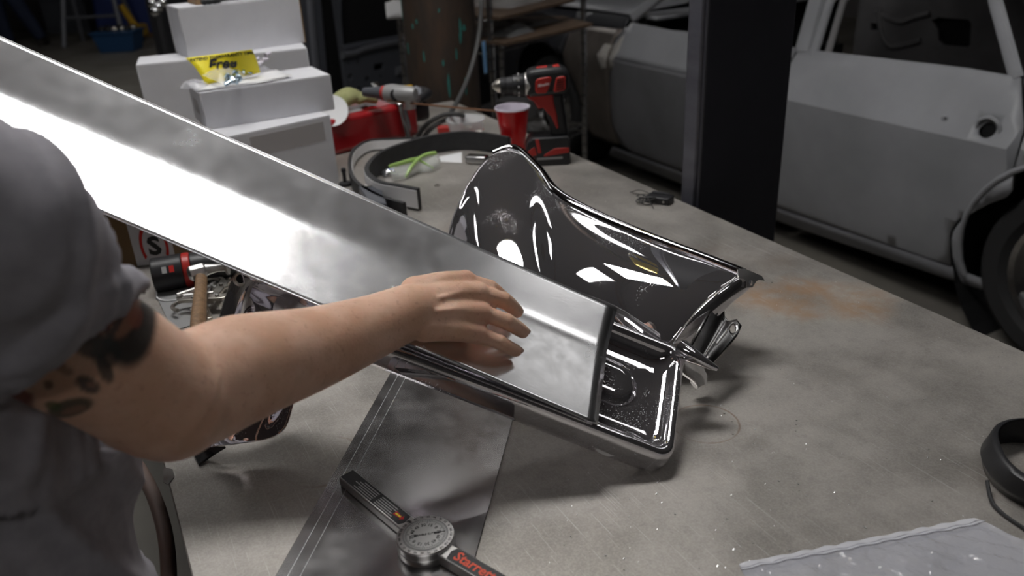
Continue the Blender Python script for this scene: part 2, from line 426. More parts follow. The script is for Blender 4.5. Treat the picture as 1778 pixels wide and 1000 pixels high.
# ------------------------------------------------------------------ long bent sheet
def sheet():
    e1 = (_L-_BR).normalized()                       # along the sheet, to the raised end
    # upper edge and lower edge as seen; the sheet runs on beyond the raised end
    def lower(t): return _BR + (S(120,345)-_BR)*t
    def upper(t): return _TR + (S(120,115)-_TR)*t
    rows = []
    nl = 60
    for i in range(nl+1):
        t = -0.0 + 1.42*i/nl
        a, b = lower(t), upper(t)
        row = []
        # profile across: bend with a rounded crease at 64% of the width, both flats tilt away from it
        cr = .66 - .055*min(t, 1.0)
        for k in range(33):
            s = k/32; d = abs(s-cr); W = (b-a).length
            rf = lambda x: -SHEET_BEND*W*math.sqrt((x-cr)**2+.0016)
            ridge = rf(s)-(rf(0)*(1-s)+rf(1)*s)
            row.append(a + (b-a)*s + SN*ridge)
        rows.append(row)
    mb = MB().grid(rows)
    o = build(mb, 'aluminum_sheet', MT['sheet'], smooth=True, angle=0, solid=.0016, off=-1, fixn=False)
    return tag(o, 'long creased bare aluminum sheet held across the chrome bumper', 'metal sheet')
SHEET_BEND = -.16
SH = sheet()

# ------------------------------------------------------------------ chrome bumper
bp = thing('chrome_bumper', P(1000,640,0), 'polished chrome car bumper section lying on the table under the long sheet', 'bumper')
def rrect(x0, x1, y0, y1, r, n=6):
    out = []
    for cx, cy, a0 in ((x1-r, y0+r, -90), (x1-r, y1-r, 0), (x0+r, y1-r, 90), (x0+r, y0+r, 180)):
        for k in range(n+1):
            a = math.radians(a0+90*k/n); out.append((cx+r*math.cos(a), cy+r*math.sin(a)))
    return out
# lower pan: tray with a rolled rim, in the plane of the sheet
pA = S(1167,792,-.010); pB = S(1188,608,-.010); pL = S(545,536,-.010)
q1 = (pL-pA).normalized(); q2 = (pB-pA); q2 = (q2-q1*q2.dot(q1)).normalized()
PW = (pB-pA).dot(q2); PLn = (pL-pA).dot(q1); PSK = (pB-pA).dot(q1)
def pan(sx, ty, o):
    o = o-.014*max(0, (sx/PLn-.55)/.45)
    return pA + q1*(sx + PSK*ty/PW*1.0) + q2*ty + SN*o
rings = []
for ins, o, r in ((-.007,-.040,.020),(-.007,-.034,.020),(-.0055,-.012,.020),(-.003,-.003,.018),(.001,0,.017),(.006,-.001,.016),(.009,-.006,.016),(.012,-.013,.018),(.019,-.0185,.02),(.032,-.021,.018),(.05,-.022,.01)):
    rings.append([pan(x, y, o) for x, y in rrect(ins, PLn-ins, ins, PW-ins, r)])
mb = MB().loft(rings, True, False); n = len(rings[0]); k = len(rings)-1
mb.f.append(tuple(k*n+i for i in range(n)))
build(mb, 'lower_pan', MT['chrome'], bp, smooth=True, solid=.002, off=-1, angle=60)
# raised oval in the tray
oc = S(985,630,-.032); so, to = (oc-pA).dot(q1)-PSK*.5, (oc-pA).dot(q2)
rings = []
for r, o in ((.034,-.0235),(.031,-.021),(.027,-.0175),(.023,-.0155),(.016,-.0148),(.008,-.0146)):
    ring = []
    for k in range(40):
        a = 2*math.pi*k/40; cx = .062 if math.cos(a) > 0 else -.062
        ring.append(pan(so+cx+r*math.cos(a), to+r*1.0*math.sin(a), o))
    rings.append(ring)
build(MB().loft(rings), 'raised_oval', MT['chrome'], bp, smooth=True, angle=0)
# bolt tab on the front skirt
tc = S(1057,768,-.036); e = q1; dn = (-SN*.75 - q2*.65).normalized()
outl = [(-.032,-.012),(-.016,.010),(-.007,.016),(.007,.016),(.016,.010),(.032,-.012)]
hole = [(.0065*math.cos(t), .003+.0065*math.sin(t)) for t in [2*math.pi*i/16 for i in range(16)]]
tbp = build(MB().patch(outl, [hole], .009, lambda u, v: tc + e*u + dn*v), 'bolt_tab', MT['chrome_plain'], bp, solid=.0025)
# upper shell: hollow wing with a rolled rim
crest = [P(*q) for q in [(778,425,.06),(788,375,.11),(818,305,.168),(856,260,.20),(893,252,.205),(932,286,.19),(968,330,.174),(1040,370,.158),(1150,415,.142),(1232,446,.130),(1292,470,.121)]]
foot = [P(*q) for q in [(880,520,.05),(886,520,.05),(895,522,.05),(908,525,.05),(925,530,.05),(944,537,.05),(966,545,.05),(1010,558,.05),(1066,578,.05),(1112,596,.05),(1160,606,.05)]]
BUL = [.012,.012,.010,.006,.004,.010,.018,.026,.030,.028,.020]
bn = V((-.55,-.35,.76)).normalized()
pts = []
for t, bl in ((0,0),(.05,-.10),(.12,.12),(.25,.62),(.42,.98),(.6,1.0),(.8,.66),(1,0)):
    pts.append([c.lerp(f, t)+bn*(b_*bl) for c, f, b_ in zip(crest, foot, BUL)])
cen = P(1000,440,.05)
hem = []; hem2 = []
for i, p in enumerate(pts[0]):
    o = (p-cen); o.z = 0; o = o.normalized()
    t = (pts[0][min(i+1,10)]-pts[0][max(i-1,0)]); nrm = V((t.y,-t.x,0)).normalized()
    if nrm.dot(o) < 0: nrm = -nrm
    hem.append(p+nrm*.011-V((0,0,.008))); hem2.append(p+nrm*.018-V((0,0,.055 if i > 1 else .03)))
grid = [hem2, hem] + pts
build(MB().grid(grid), 'upper_shell', MT['chrome'], bp, smooth=True, angle=0, solid=.0025, off=-1, sub=3)
rr_ = spline([p-V((0,0,.006)) for p in crest[3:]], 6)
build(MB().tube(rr_, lerps([.005,.008,.0085,.0085,.0085,.0085,.009], len(rr_)), 14), 'rolled_rim', MT['chrome_plain'], bp, smooth=True)
# right-hand lip and mounting flange of the shell
eg = [r[10] for r in pts]
lip = [eg, [p+V((.014,-.002,.006)) for p in eg], [p+V((.024,-.006,.002)) for p in eg], [p+V((.028,-.008,-.018)) for p in eg]]
lip = [r[2:] for r in lip]
build(MB().grid(lip), 'shell_lip', MT['chrome'], bp, smooth=True, angle=0, solid=.002, sub=2)
fa, fb, fc, fd = P(1194,606,.080), P(1236,634,.050), P(1290,572,.068), P(1254,500,.10)
def flmap(u, v):
    p = fa.lerp(fb, u).lerp(fd.lerp(fc, u), v); return p - V((0,0,.012*math.sin(math.pi*min(u*1.4,1))))
outl = [(0,0),(.5,0),(1,0),(1.02,.5),(1,.8),(.93,1.0),(.75,.97),(.55,.86),(.35,.86),(.18,.92),(0,1)]
hole = [(.80+.095*math.cos(t), .80+.085*math.sin(t)) for t in [2*math.pi*i/16 for i in range(16)]]
build(MB().patch(outl, [hole], .09, flmap), 'mounting_flange', MT['chrome_dull'], bp, smooth=True, solid=.003)
# pointed fin where shell and pan meet
fp = [P(1184,606,.088), P(1200,616,.085), P(1218,626,.079), P(1234,635,.074), P(1245,640,.070)]
build(MB().tube(fp, [.020,.017,.012,.0085,.005], 14, flat=.62), 'fin', MT['chrome'], bp, smooth=True)
fp = [P(1188,622,.07), P(1200,640,.055), P(1213,655,.04), P(1218,668,.03)]
build(MB().tube(fp, [.018,.016,.012,.007], 12, flat=.5), 'fin_foot', MT['chrome_plain'], bp, smooth=True)
build(MB().tube([P(1205,668,.022), P(1222,652,.03)], .007, 10), 'drain_nut', MT['chrome_dull'], bp, smooth=True)
# end bracket of the rim
dpt = (P(1292,472,.122)-CAM).dot(FW)
br = [(1280,468),(1292,466),(1306,472),(1322,479),(1327,487),(1316,486),(1312,489),(1306,499),(1297,499),(1296,489),(1290,484),(1282,482)]
ho = [(1303+4*math.cos(t), 491+5*math.sin(t)) for t in [2*math.pi*i/10 for i in range(10)]]
build(MB().patch(br, [ho], 8, lambda u, v: D(u, v, dpt-.008)), 'end_bracket', MT['steel'], bp, solid=.004)
rim = spline([P(1215,450,.115), P(1255,466,.112), P(1288,478,.108), P(1312,486,.105)], 5)
build(MB().tube(rim, lerps([.006,.0095,.0095,.008], 16), 12), 'rim_end', MT['chrome'], bp, smooth=True)
# left end panel standing on the table
wrow = [[(408,468,.225),(432,480,.225),(458,490,.215),(482,500,.20),(506,508,.19),(530,518,.185),(556,530,.18)],
        [(398,490,.205),(424,505,.205),(450,512,.185),(478,520,.172),(498,522,.16),(524,530,.16),(556,545,.16)],
        [(374,560,.15),(400,570,.15),(430,580,.14),(460,585,.12),(485,590,.11),(510,600,.11),(540,610,.11)],
        [(350,690,.065),(375,695,.07),(400,700,.065),(430,705,.05),(460,705,.045),(480,700,.05),(510,700,.06)],
        [(336,790,.004),(350,785,.012),(375,778,.02),(405,775,.02),(440,770,.02),(470,765,.03),(500,750,.04)]]
build(MB().grid([[P(*q) for q in r] for r in wrow]), 'end_panel', MT['chrome'], bp, smooth=True, angle=0, solid=.003, sub=2)
hc = P(418,484,.216); hn = (CAM-hc).normalized(); ha = RT
build(MB().lathe([(.004,.001),(.0075,.0025),(.0095,.001),(.009,-.001),(.004,-.001)], hc+hn*.004, 18, hn), 'bolt_hole_ring', MT['nickel'], bp, smooth=True)
build(MB().lathe([(.0001,.0016),(.0055,.0016),(.0055,-.002)], hc+hn*.004, 14, hn), 'bolt_hole', MT['black_void'], bp)
build(MB().prism([P(334,783,.004), P(356,780,.012), P(392,778,.016), P(372,790,.006), P(346,809,.001)], (0,0,.003)), 'foot_corner', MT['black_plastic'], bp)

# ------------------------------------------------------------------ the person at the table
def remesh(mb, voxel, iters=3, fac=.5):
    me = bpy.data.meshes.new('tmp'); me.from_pydata(mb.v, [], mb.f)
    b = bmesh.new(); b.from_mesh(me); bmesh.ops.recalc_face_normals(b, faces=b.faces); b.to_mesh(me); b.free()
    o = bpy.data.objects.new('tmp', me); COL.objects.link(o)
    r = o.modifiers.new('r', 'REMESH'); r.mode = 'VOXEL'; r.voxel_size = voxel; r.adaptivity = 0
    if iters:
        s = o.modifiers.new('s', 'SMOOTH'); s.factor = fac; s.iterations = iters
    dg = bpy.context.evaluated_depsgraph_get(); dg.update()
    out = bpy.data.meshes.new_from_object(o.evaluated_get(dg)); bpy.data.objects.remove(o); bpy.data.meshes.remove(me)
    return out
def link_mesh(me, name, m, parent):
    me.name = name; me.transform(Matrix.Translation(-ORG[parent])); me.materials.clear(); me.materials.append(m); me.shade_smooth()
    o = bpy.data.objects.new(name, me); COL.objects.link(o); o.parent = parent; ORG[o] = ORG[parent]; return o
def px_of(q):
    d = q-CAM; z = d.dot(FW); return 889+FPX*d.dot(RT)/z, 500-FPX*d.dot(UP)/z
pr = thing('person', (-.24,.70,0), 'person in a grey t-shirt with a tattooed arm pressing a hand on the long sheet', 'person')
B = MB()
def ball(c, r, sc=(1,1,1)): B.sphere(c, r, 28, 18, sc)
def limb(pts, rs, n=14, flat=1.0, upv=None, k=6):
    sp = spline(pts, k); rr = lerps(rs, len(sp)); B.tube(sp, rr, n, flat=flat, upv=upv)
    ball(sp[0], rr[0]*.97); ball(sp[-1], rr[-1]*.97)
shR = D(-60,375,.48); hmR = D(105,578,.585); elR = D(275,672,.665); wrR = S(716,538,.034)
# torso, neck, head
limb([(-.24,.68,.92),(-.23,.70,1.1),(-.24,.68,1.28),(-.25,.66,1.38)], [.115,.11,.115,.09], 18)
limb([(-.36,.70,1.33),(-.17,.62,1.34)], [.095,.085], 16)
HO = V((-.01,.06,0))
limb([V((-.25,.65,1.40)), V((-.25,.68,1.47)), V((-.25,.71,1.55))], [.07,.06,.06], 14)
_ball = ball
def ball(c, r, sc=(1,1,1)): _ball(V(c)+HO, r, sc)
ball((-.24,.67,1.63), .098, (.78,.98,1.12)); ball((-.24,.715,1.585), .068, (.82,.9,1.0))
ball((-.24,.772,1.615), .016, (.9,1.3,1.5)); ball((-.24,.765,1.575), .018, (1.5,.8,.5)); ball((-.24,.76,1.545), .02)
for sx in (-1, 1):
    ball((-.24+sx*.078,.655,1.615), .03, (.35,.7,1.1)); ball((-.24+sx*.033,.745,1.63), .016, (1.2,.7,.8)); ball((-.24+sx*.035,.748,1.65), .016, (1.5,.7,.5))
    hip = V((-.24+sx*.09,.68,.90)); kn = V((-.24+sx*.105,.70,.50)); an = V((-.24+sx*.11,.65,.10))
    limb([hip, kn, an], [.095,.062,.042], 14); limb([an+V((0,-.02,-.04)), an+V((0,.17,-.06))], [.04,.034], 12)
ball = _ball
# right arm
limb([shR.lerp(V((-.25,.66,1.36)), .35), shR, hmR, elR], [.042,.034,.0530,.0470], 44, k=10)
ball(elR+(elR-D(400,652,.71)).normalized()*.012-UP*.006, .045)
limb([elR, D(330,676,.69), D(420,640,.725), D(550,603,.80), D(650,566,.858), wrR], [.049,.0505,.049,.0405,.0335,.0295], 44, k=10)
limb([hmR, elR-UP*.012+RT*.01], [.052,.050], 40)
# right hand: palm, knuckles, five fingers
W1, W2, W3 = S(722,508,.030), S(728,535,.034), S(738,566,.030)
K = [S(808,488,.036), S(830,509,.039), S(836,543,.034), S(830,579,.025)]
for a, k, r0, r1 in ((W1,K[0],.019,.0125),(W1.lerp(W2,.6),K[1],.021,.0125),(W2.lerp(W3,.5),K[2],.021,.012),(W3,K[3],.018,.0115)):
    B.tube(spline([a, a.lerp(k,.5)+SN*.003, k], 5), lerps([r0,(r0+r1)/2,r1], 11), 14); ball(a, r0); ball(k, r1*1.06)
limb([wrR, W2], [.0295,.027], 16)
limb([S(735,548,.02), S(790,552,.018), S(812,560,.016)], [.022,.02,.014], 12)      # underside of the palm
F = [[K[0], S(850,500,.031), S(868,513,.019), S(877,520,.0095)],
     [K[1], S(874,522,.034), S(890,534,.021), S(897,541,.0100)],
     [K[2], S(880,559,.030), S(899,570,.018), S(908,576,.0100)],
     [K[3], S(866,594,.022), S(885,604,.015), S(896,609,.0090)]]
FR = [[.0100,.0095,.0090,.0084],[.0104,.0100,.0092,.0086],[.0100,.0097,.0090,.0084],[.0096,.0088,.0082,.0077]]
for f, r in zip(F, FR):
    limb(f, r, 12, k=5); ball(f[1]+SN*.0005, r[1]*1.05)
limb([S(742,510,.026), S(775,503,.020), S(806,497,.014), S(826,498,.010)], [.019,.0155,.012,.0095], 12, k=5)   # thumb, under the palm
for a, b in ((S(752,520,.0545), K[1]+SN*.0095), (S(758,540,.054), K[2]+SN*.009), (S(748,507,.0475), K[0]+SN*.0085)):   # tendons
    B.tube([a, a.lerp(b,.5)+SN*.0006, b], [.0025,.0035,.003], 8)
# left arm and hand holding the raised end of the sheet
shL = V((-.43,.76,1.38)); elL = V((-.52,.90,1.16)); wrL = V((-.36,1.02,1.345)); hL = V((-.25,1.105,1.388))
limb([V((-.32,.68,1.36)), shL, shL.lerp(elL,.6), elL], [.075,.066,.054,.046], 16)
limb([elL, elL.lerp(wrL,.4), wrL], [.048,.045,.030], 16); limb([wrL, hL], [.029,.03], 14)
for i in range(4):
    o = V((-.006,.020,.022))*(i-1.5); b0 = hL+o+V((.01,.005,.0)); limb([b0, b0+V((.03,.0,.045)), b0+V((.062,-.006,.042))], [.011,.0105,.008], 10, k=4)
limb([hL+V((0,-.02,-.015)), hL+V((.04,-.01,-.012)), hL+V((.07,.0,-.022))], [.015,.012,.009], 10, k=4)
body = remesh(B, .0024, 5, .5)
# tattoo ink on the skin of the right upper arm
ca = body.color_attributes.new('ink', 'FLOAT_COLOR', 'POINT')
TAT = [((226,560),(44,76),.1,(.030,.034,.036),.95),((216,548),(22,42),.45,(.42,.20,.13),.85),((236,552),(12,18),.2,(.40,.12,.08),.6),
       ((176,566),(13,42),.65,(.17,.05,.045),.8),((205,560),(6,50),.5,(.05,.05,.05),.8),((160,600),(34,22),.2,(.035,.042,.042),.85),
       ((184,612),(26,26),0,(.045,.05,.05),.7),((182,640),(12,26),-.4,(.05,.055,.055),.8),((152,668),(22,13),.5,(.04,.05,.055),.85),((158,668),(8,5),.3,(.3,.16,.12),.9),
       ((122,708),(40,15),-.25,(.035,.05,.035),.85),((128,712),(22,6),-.25,(.30,.17,.12),.9),((92,705),(14,8),.2,(.07,.10,.03),.8),((85,668),(9,8),0,(.05,.04,.04),.7),
       ((30,688),(24,14),.3,(.25,.05,.05),.8),((50,700),(8,20),.2,(.22,.06,.05),.6),((62,735),(16,8),.3,(.04,.05,.045),.6),((110,640),(18,8),.5,(.06,.055,.05),.5)]
for i, vtx in enumerate(body.vertices):
    q = vtx.co; c = (0,0,0,0)
    if q.x < .06 and .45 < q.y < .75 and q.z > 1.08 and vtx.normal.dot(CAM-q) > 0:
        x, y = px_of(q); a = 0; col = (0,0,0)
        for (cx, cy), (rx, ry), an, cc, st in TAT:
            dx, dy = x-cx, y-cy; u = dx*math.cos(an)+dy*math.sin(an); v = -dx*math.sin(an)+dy*math.cos(an)
            d = math.hypot(u/rx, v/ry)
            if d < 1.15:
                k = st*min(1, (1.15-d)/.25); a = a+(1-a)*k; col = tuple(col[j]*(1-k)+cc[j]*k for j in range(3))
        c = (*col, a)
    ca.data[i].color = c
m = mk('skin', (.52,.29,.19), .5, sss=.25, spec=.35); g = G(m)
sk = g.mix(g.rng(g.noise(22, det=4), .35, .65), (.70,.42,.29), (.80,.52,.385))
sk = g.mix(g.rng(g.noise(160, det=2), .60, .72, 0, .35), sk, (.44,.20,.14))
for p, rad in ((K[0],.022),(K[2],.02),(K[3],.022),(elR-UP*.05,.05)):
    sk = g.mix(g.rng(g.dist(tuple(p)), rad*.3, rad, .35, 0), sk, (.60,.27,.22))
at = g.N.new('ShaderNodeAttribute'); at.attribute_name = 'ink'
sk = g.mix(at.outputs['Alpha'], sk, at.outputs['Color'])
g.out(sk, 'Base Color'); g.bump(g.math('ADD', g.noise(380, det=3), g.math('MULTIPLY', g.noise(60, det=3), 1.5)), .35, .0012)
bo = link_mesh(body, 'body', m, pr)
# finger nails
for f, r in zip(F, FR):
    t = (f[3]-f[2]).normalized(); up = (SN - t*SN.dot(t)).normalized(); sd = t.cross(up)
    c = f[3]+up*r[3]*.80+t*.0015
    rg = [[c+t*(.0058*math.cos(a)*s)+sd*(.0047*math.sin(a)*s)+up*(h-.0016*abs(math.sin(a))*s) for a in [2*math.pi*i/14 for i in range(14)]] for s, h in ((1,-.001),(.97,.0004),(.5,.0011),(.05,.0012))]
    build(MB().loft(rg), 'fingernail', MT['nail'], bo, smooth=True, angle=0)
# clothes
SB = MB(); SLV = MB()
def ell(c, rx, ry, n=28): return [V((c[0]+rx*math.cos(a), c[1]+ry*math.sin(a), c[2])) for a in [2*math.pi*i/n for i in range(n)]]
SB.loft([ell((-.225,.68,.84),.178,.135), ell((-.225,.69,.95),.178,.13), ell((-.222,.70,1.08),.178,.13), ell((-.23,.69,1.22),.178,.13), ell((-.24,.67,1.32),.165,.115), ell((-.25,.66,1.40),.14,.095), ell((-.25,.665,1.45),.09,.075), ell((-.25,.67,1.475),.075,.07)])
for sh, hm in ((shR, hmR), (shL, shL.lerp(elL,.6))):
    ax = (hm-sh).normalized(); e = hm+ax*(.05 if hm is hmR else .006)
    sp = spline([V((-.25,.66,1.37)).lerp(sh,.45), sh, sh.lerp(hm,.6), hm, e] if hm is hmR else [V((-.25,.66,1.37)).lerp(sh,.45), sh, sh.lerp(e,.6), e], 6)
    (SLV if hm is hmR else SB).tube(sp, lerps([.072,.058,.053,.058,.062], len(sp)), 28)
shirt = remesh(SB, .005, 4, .5)
HEMN = ray(258,492).cross(ray(0,692))
if HEMN.dot(ray(275,690)) < 0: HEMN = -HEMN
HEMU = HEMN.normalized()
slv = remesh(SLV, .005, 4, .5); b = bmesh.new(); b.from_mesh(slv); kill = []
for f in b.faces:
    if HEMN.dot(f.calc_center_median()-CAM) > 0: kill.append(f)
bmesh.ops.delete(b, geom=kill, context='FACES'); b.from_mesh(shirt); bmesh.ops.recalc_face_normals(b, faces=b.faces); b.normal_update()
kill = []
for f in b.faces:
    c = f.calc_center_median()
    for sh, hm in ((shL, shL.lerp(elL,.6)),):
        ax = (hm-sh).normalized()
        if (c-(hm+ax*.006)).dot(ax) > -.0035 and f.normal.dot(ax) > .5 and (c-hm).length < .085: kill.append(f)
    if f.normal.z < -.7 and c.z < .85: kill.append(f)
    if f.normal.z > .7 and c.z > 1.465: kill.append(f)
bmesh.ops.delete(b, geom=list(set(kill)), context='FACES')
for v in b.verts:
    q = v.co; n = v.normal; d = 0
    if (q-shR).length > .13 and (q-hmR).length > .14 and q.z < 1.36:
        ph = q.z*17+q.x*20+q.y*9+1.4*math.sin(q.z*8+q.x*5)
        d += .022*(1-abs(math.sin(ph)))**2.2 + .010*(1-abs(math.sin(ph*1.7+q.x*30)))**2 - .006
    else:
        ph = (q-shR).dot((hmR-shR).normalized())*38+q.z*14+2.0*math.sin(q.x*26+q.y*12)
        d += .007*(1-abs(math.sin(ph)))**2.5 + .003*(1-abs(math.sin(ph*1.9+1)))**2
    hd = -HEMU.dot(q-CAM)
    if 0 < hd < .021 and q.z > 1.12 and (q-hmR).length < .11: d += .0050*min(1, (.021-hd)/.004)
    v.co = q+n*d
b.to_mesh(shirt); b.free()
so_ = link_mesh(shirt, 't_shirt', MT['shirt'], pr); sm_ = so_.modifiers.new('solid','SOLIDIFY'); sm_.thickness = .0025; sm_.offset = 1
TB = MB()
TB.loft([ell((-.24,.68,.93),.16,.12), ell((-.24,.68,.84),.165,.125), ell((-.24,.685,.78),.16,.12)])
for sx in (-1, 1):
    sp = spline([(-.24+sx*.085,.68,.88),(-.24+sx*.105,.70,.50),(-.24+sx*.11,.655,.05)], 6); TB.tube(sp, lerps([.105,.085,.075], len(sp)), 18)
link_mesh(remesh(TB, .012, 2), 'trousers', MT['trousers'], pr)
for sx in (-1, 1):
    X = MB(); a = V((-.24+sx*.11,.63,.055)); X.sphere(a, .055, 14, 8, (.85,1.1,1)); X.tube([a, a+V((0,.1,-.008)), a+V((0,.19,-.018))], [.052,.05,.034], 14, flat=1)
    build(X, 'shoe', MT['shoe'], pr, smooth=True)
X = MB(); X.sphere((-.25,.715,1.655), .104, 20, 12, (.80,.98,1.02)); 
X.v = [V((p.x, p.y, max(p.z, 1.60 if p.y < .72 else 1.66))) for p in X.v]
build(X, 'hair', MT['hair'], pr, smooth=True)

# ------------------------------------------------------------------ flat sheet and protractor on the table
fs = thing('flat_sheet', P(690,820), 'flat aluminum sheet with scribed lines lying under the bumper on the table', 'metal sheet')
fpoly = [P(470,1017,.0002), P(690,628,.0002), P(925,690,.0002), P(895,714,.0002), P(809,1030,.0002)]
fpoly[2] = fpoly[3] + (fpoly[1]-fpoly[0]).normalized()*.10
build(MB().prism(fpoly, (0,0,.0022)), 'plate', MT['sheet_flat'], fs, bevel=.0005, seg=1)
e_ = (fpoly[1]-fpoly[0]); pd = V((e_.y,-e_.x,0)).normalized()
for of, w_ in ((.013,.0005), (.026,.0004)):
    a_ = fpoly[0]+pd*of+V((0,0,.0023)); build(MB().prism([a_, a_+e_, a_+e_+pd*w_, a_+pd*w_], (0,0,.0002)), 'scribed_line', MT['scribe'], fs)

pt = thing('protractor', P(741,938), 'round steel angle protractor with black labelled arms on the flat sheet', 'protractor')
dz = V((0,0,1)); pc = P(741,950,.0024); pc.z = TZ+.0024; PR = .0305
build(MB().lathe([(PR*.98,0),(PR,.001),(PR,.008),(PR*.985,.0085),(PR,.009),(PR,.0155),(PR*.97,.0165)], pc, 48), 'dial_body', MT['steel'], pt, smooth=True)
build(MB().lathe([(PR*.96,.0162),(PR*.97,.0172),(PR*.80,.0172),(PR*.785,.0166)], pc, 48), 'outer_ring', MT['steel'], pt, smooth=True)
build(MB().lathe([(PR*.79,.016),(PR*.79,.0168),(PR*.72,.0168),(PR*.72,.016)], pc, 48), 'groove', MT['tool_grey'], pt, smooth=True)
dial = build(MB().lathe([(PR*.73,.0155),(PR*.73,.0174),(.0001,.0174)], pc, 40), 'dial', MT['dial_face'], pt, smooth=True)
ang0 = math.atan2(P(793,928).y-P(690,945).y, P(793,928).x-P(690,945).x)
tk = MB()
for i in range(72):
    a = 2*math.pi*i/72; l = .30 if i % 6 == 0 else .12
    u = V((math.cos(a), math.sin(a), 0)); t = V((-u.y, u.x, 0))*.00022; r1 = PR*.71; r0 = r1-PR*.16*(l/.30 if i % 6 == 0 else .5)
    z = V((0,0,.0175)); tk.prism([pc+u*r0-t+z, pc+u*r1-t+z, pc+u*r1+t+z, pc+u*r0+t+z], (0,0,.0001))
build(tk, 'dial_ticks', MT['ink'], dial)['kind'] = 'stuff'
for i in range(12):
    a = 2*math.pi*i/12+.26; u = V((math.cos(a), math.sin(a), 0))
    text(str((15*i) % 90), 'dial_number', MT['ink'], dial, frame(pc+u*PR*.47+V((0,0,.0175)), V((u.y,-u.x,0))), .0055)
for i in range(24):
    a = 2*math.pi*i/24; u = V((math.cos(a), math.sin(a), 0))
    text(str((15*i) % 180), 'ring_number', MT['ink'], pt, frame(pc+u*PR*.885+V((0,0,.0173)), V((u.y,-u.x,0))), .0036)
Md = frame(pc+V((0,0,.0176)), V((math.cos(ang0), math.sin(ang0), 0)))
text('SINGLE CUT', 'dial_text', MT['ink'], dial, Md, .0032)
build(MB(Md).prism([(.009,-.0016,0),(.0215,0,0),(.009,.0016,0)], (0,0,.0002)), 'needle', MT['ink'], dial)
build(MB(Md).prism([(-.010,-.0018,0),(-.0075,0,0),(-.010,.0018,0),(-.0125,.0018,0),(-.0115,0,0),(-.0125,-.0018,0)], (0,0,.0002)), 'needle_tail', MT['ink'], dial)
def parm(tip, label):
    u = (tip-pc); u.z = 0; Ln = u.length; u.normalize(); Mx = frame(pc, u)
    build(MB(Mx).box((PR*.8,-.0105,0),(Ln,.0105,.0125)), 'arm', MT['steel'], pt, bevel=.002)
    build(MB(Mx).prism([(PR*1.25,-.0085,.0126),(Ln-.002,-.0085,.0126),(Ln-.002,.0085,.0126),(PR*1.25,.0085,.0126),(PR*1.15,.002,.0126)], (0,0,.0004)), 'label_plate', MT['black_plastic'], pt)
    return Mx, Ln
t1 = P(601,823,.013); t1.z = pc.z; Mx, Ln = parm(t1, 0)
for k in range(5):
    for x0, x1 in ((.018+.004*(k % 3), .052), (.058, .098-.005*((k+1) % 3))):
        build(MB(Mx).box((PR*1.15+x0, .0058-.0029*k, .0130), (PR*1.15+x1, .0070-.0029*k, .0131)), 'print_line', MT['ink_silver'], pt)
build(MB(Mx).prism([(PR*1.3,.0,.0131),(PR*1.3+.004,.004,.0131),(PR*1.3+.004,.0015,.0131),(PR*1.3+.016,.003,.0131),(PR*1.3+.016,-.003,.0131),(PR*1.3+.004,-.0015,.0131),(PR*1.3+.004,-.004,.0131)], (0,0,.0001)), 'red_arrow', MT['ink_red'], pt)
build(MB(Mx).box((PR*1.3+.005,-.001,.0132),(PR*1.3+.0145,.001,.0133)), 'yellow_print', MT['paper_yellow'], pt)
build(MB(Mx).prism([(PR*1.02,.002,.0165),(PR*.78,.0,.0178),(PR*1.02,-.002,.0165)], (0,0,.0004)), 'pointer', MT['ink'], pt)
t2 = pc + (P(850,1003,.013)-P(741,935,.016)).normalized()*.115; t2.z = pc.z; Mx, Ln = parm(t2, 1)
mkr = mk('label_red', (.75,.08,.03), .45)
text('Starrett', 'label_text', mkr, pt, Mx @ Matrix.Translation((PR*1.25+.031, 0, .0132)), .0165, bold=.0004)

# ------------------------------------------------------------------ cartons
def carton(name, BL, BR_, z0, h, dep, label, tilt=0, lid=True, tape=None, edge=False):
    """box whose front bottom edge runs from pixel BL to pixel BR_ at height z0"""
    p, q = P(*BL, z0), P(*BR_, z0); a = (q-p); Lx = a.length; a.normalize()
    t = thing(name, p+a*Lx/2, label, 'box', None)
    M = frame(p, a)
    build(MB(M).box((0,0,0),(Lx,dep,h-.002)), 'carton_body', MT['cardboard_white'], t, bevel=.0015, seg=1)
    if lid:
        build(MB(M).box((.0005,.0005,h-.002),(Lx-.0005,dep,h)), 'lid', MT['cardboard_white'], t, bevel=.0006, seg=1)
        build(MB(M).prism([(-.0012,.003,h-.002),(-.0012,dep*.9,h-.002),(-.0012,dep*.75,h*.45),(-.0012,.003,h*.5)], (.0012,0,0)), 'tuck_flap', MT['cardboard_white'], t)
        build(MB(M).box((-.0006,.0,h-.0042),(.0005,dep*.95,h-.003)), 'lid_gap', MT['tape_brown'], t)
    if tape: build(MB(M).box((tape[0]*Lx,-.0006,tape[2]*h),(tape[1]*Lx,0,tape[3]*h)), 'packing_tape', MT['tape_grey'], t)
    if edge: build(MB(M).box((Lx,0,0),(Lx+.003,.004,h)), 'raw_edge', MT['cardboard_brown'], t)
    return t, M, Lx, dep
carton('carton', (392,372), (590,318), 0, .172, .14, 'lowest white carton with grey tape by the red tool case', lid=True, tape=(.3,.93,.66,.93))
ft, FM, FL, FD = carton('carton', (360,226), (582,190), .172, .085, .15, 'white carton carrying the yellow card and bolt bag')
for i, (u_, w_) in enumerate(((.35,.6),(.45,.5),(.6,.35))):
    build(MB(FM).box((-.0016, .05+.02*i, .028), (-.0012, .062+.02*i, .06)), 'stamp_mark', MT['tape_grey'], ft)
_, BM_, BL_, BD_ = carton('carton', (281,300), (560,262), 0, .285, .145, 'tall white carton standing behind the one with the yellow card', lid=True)
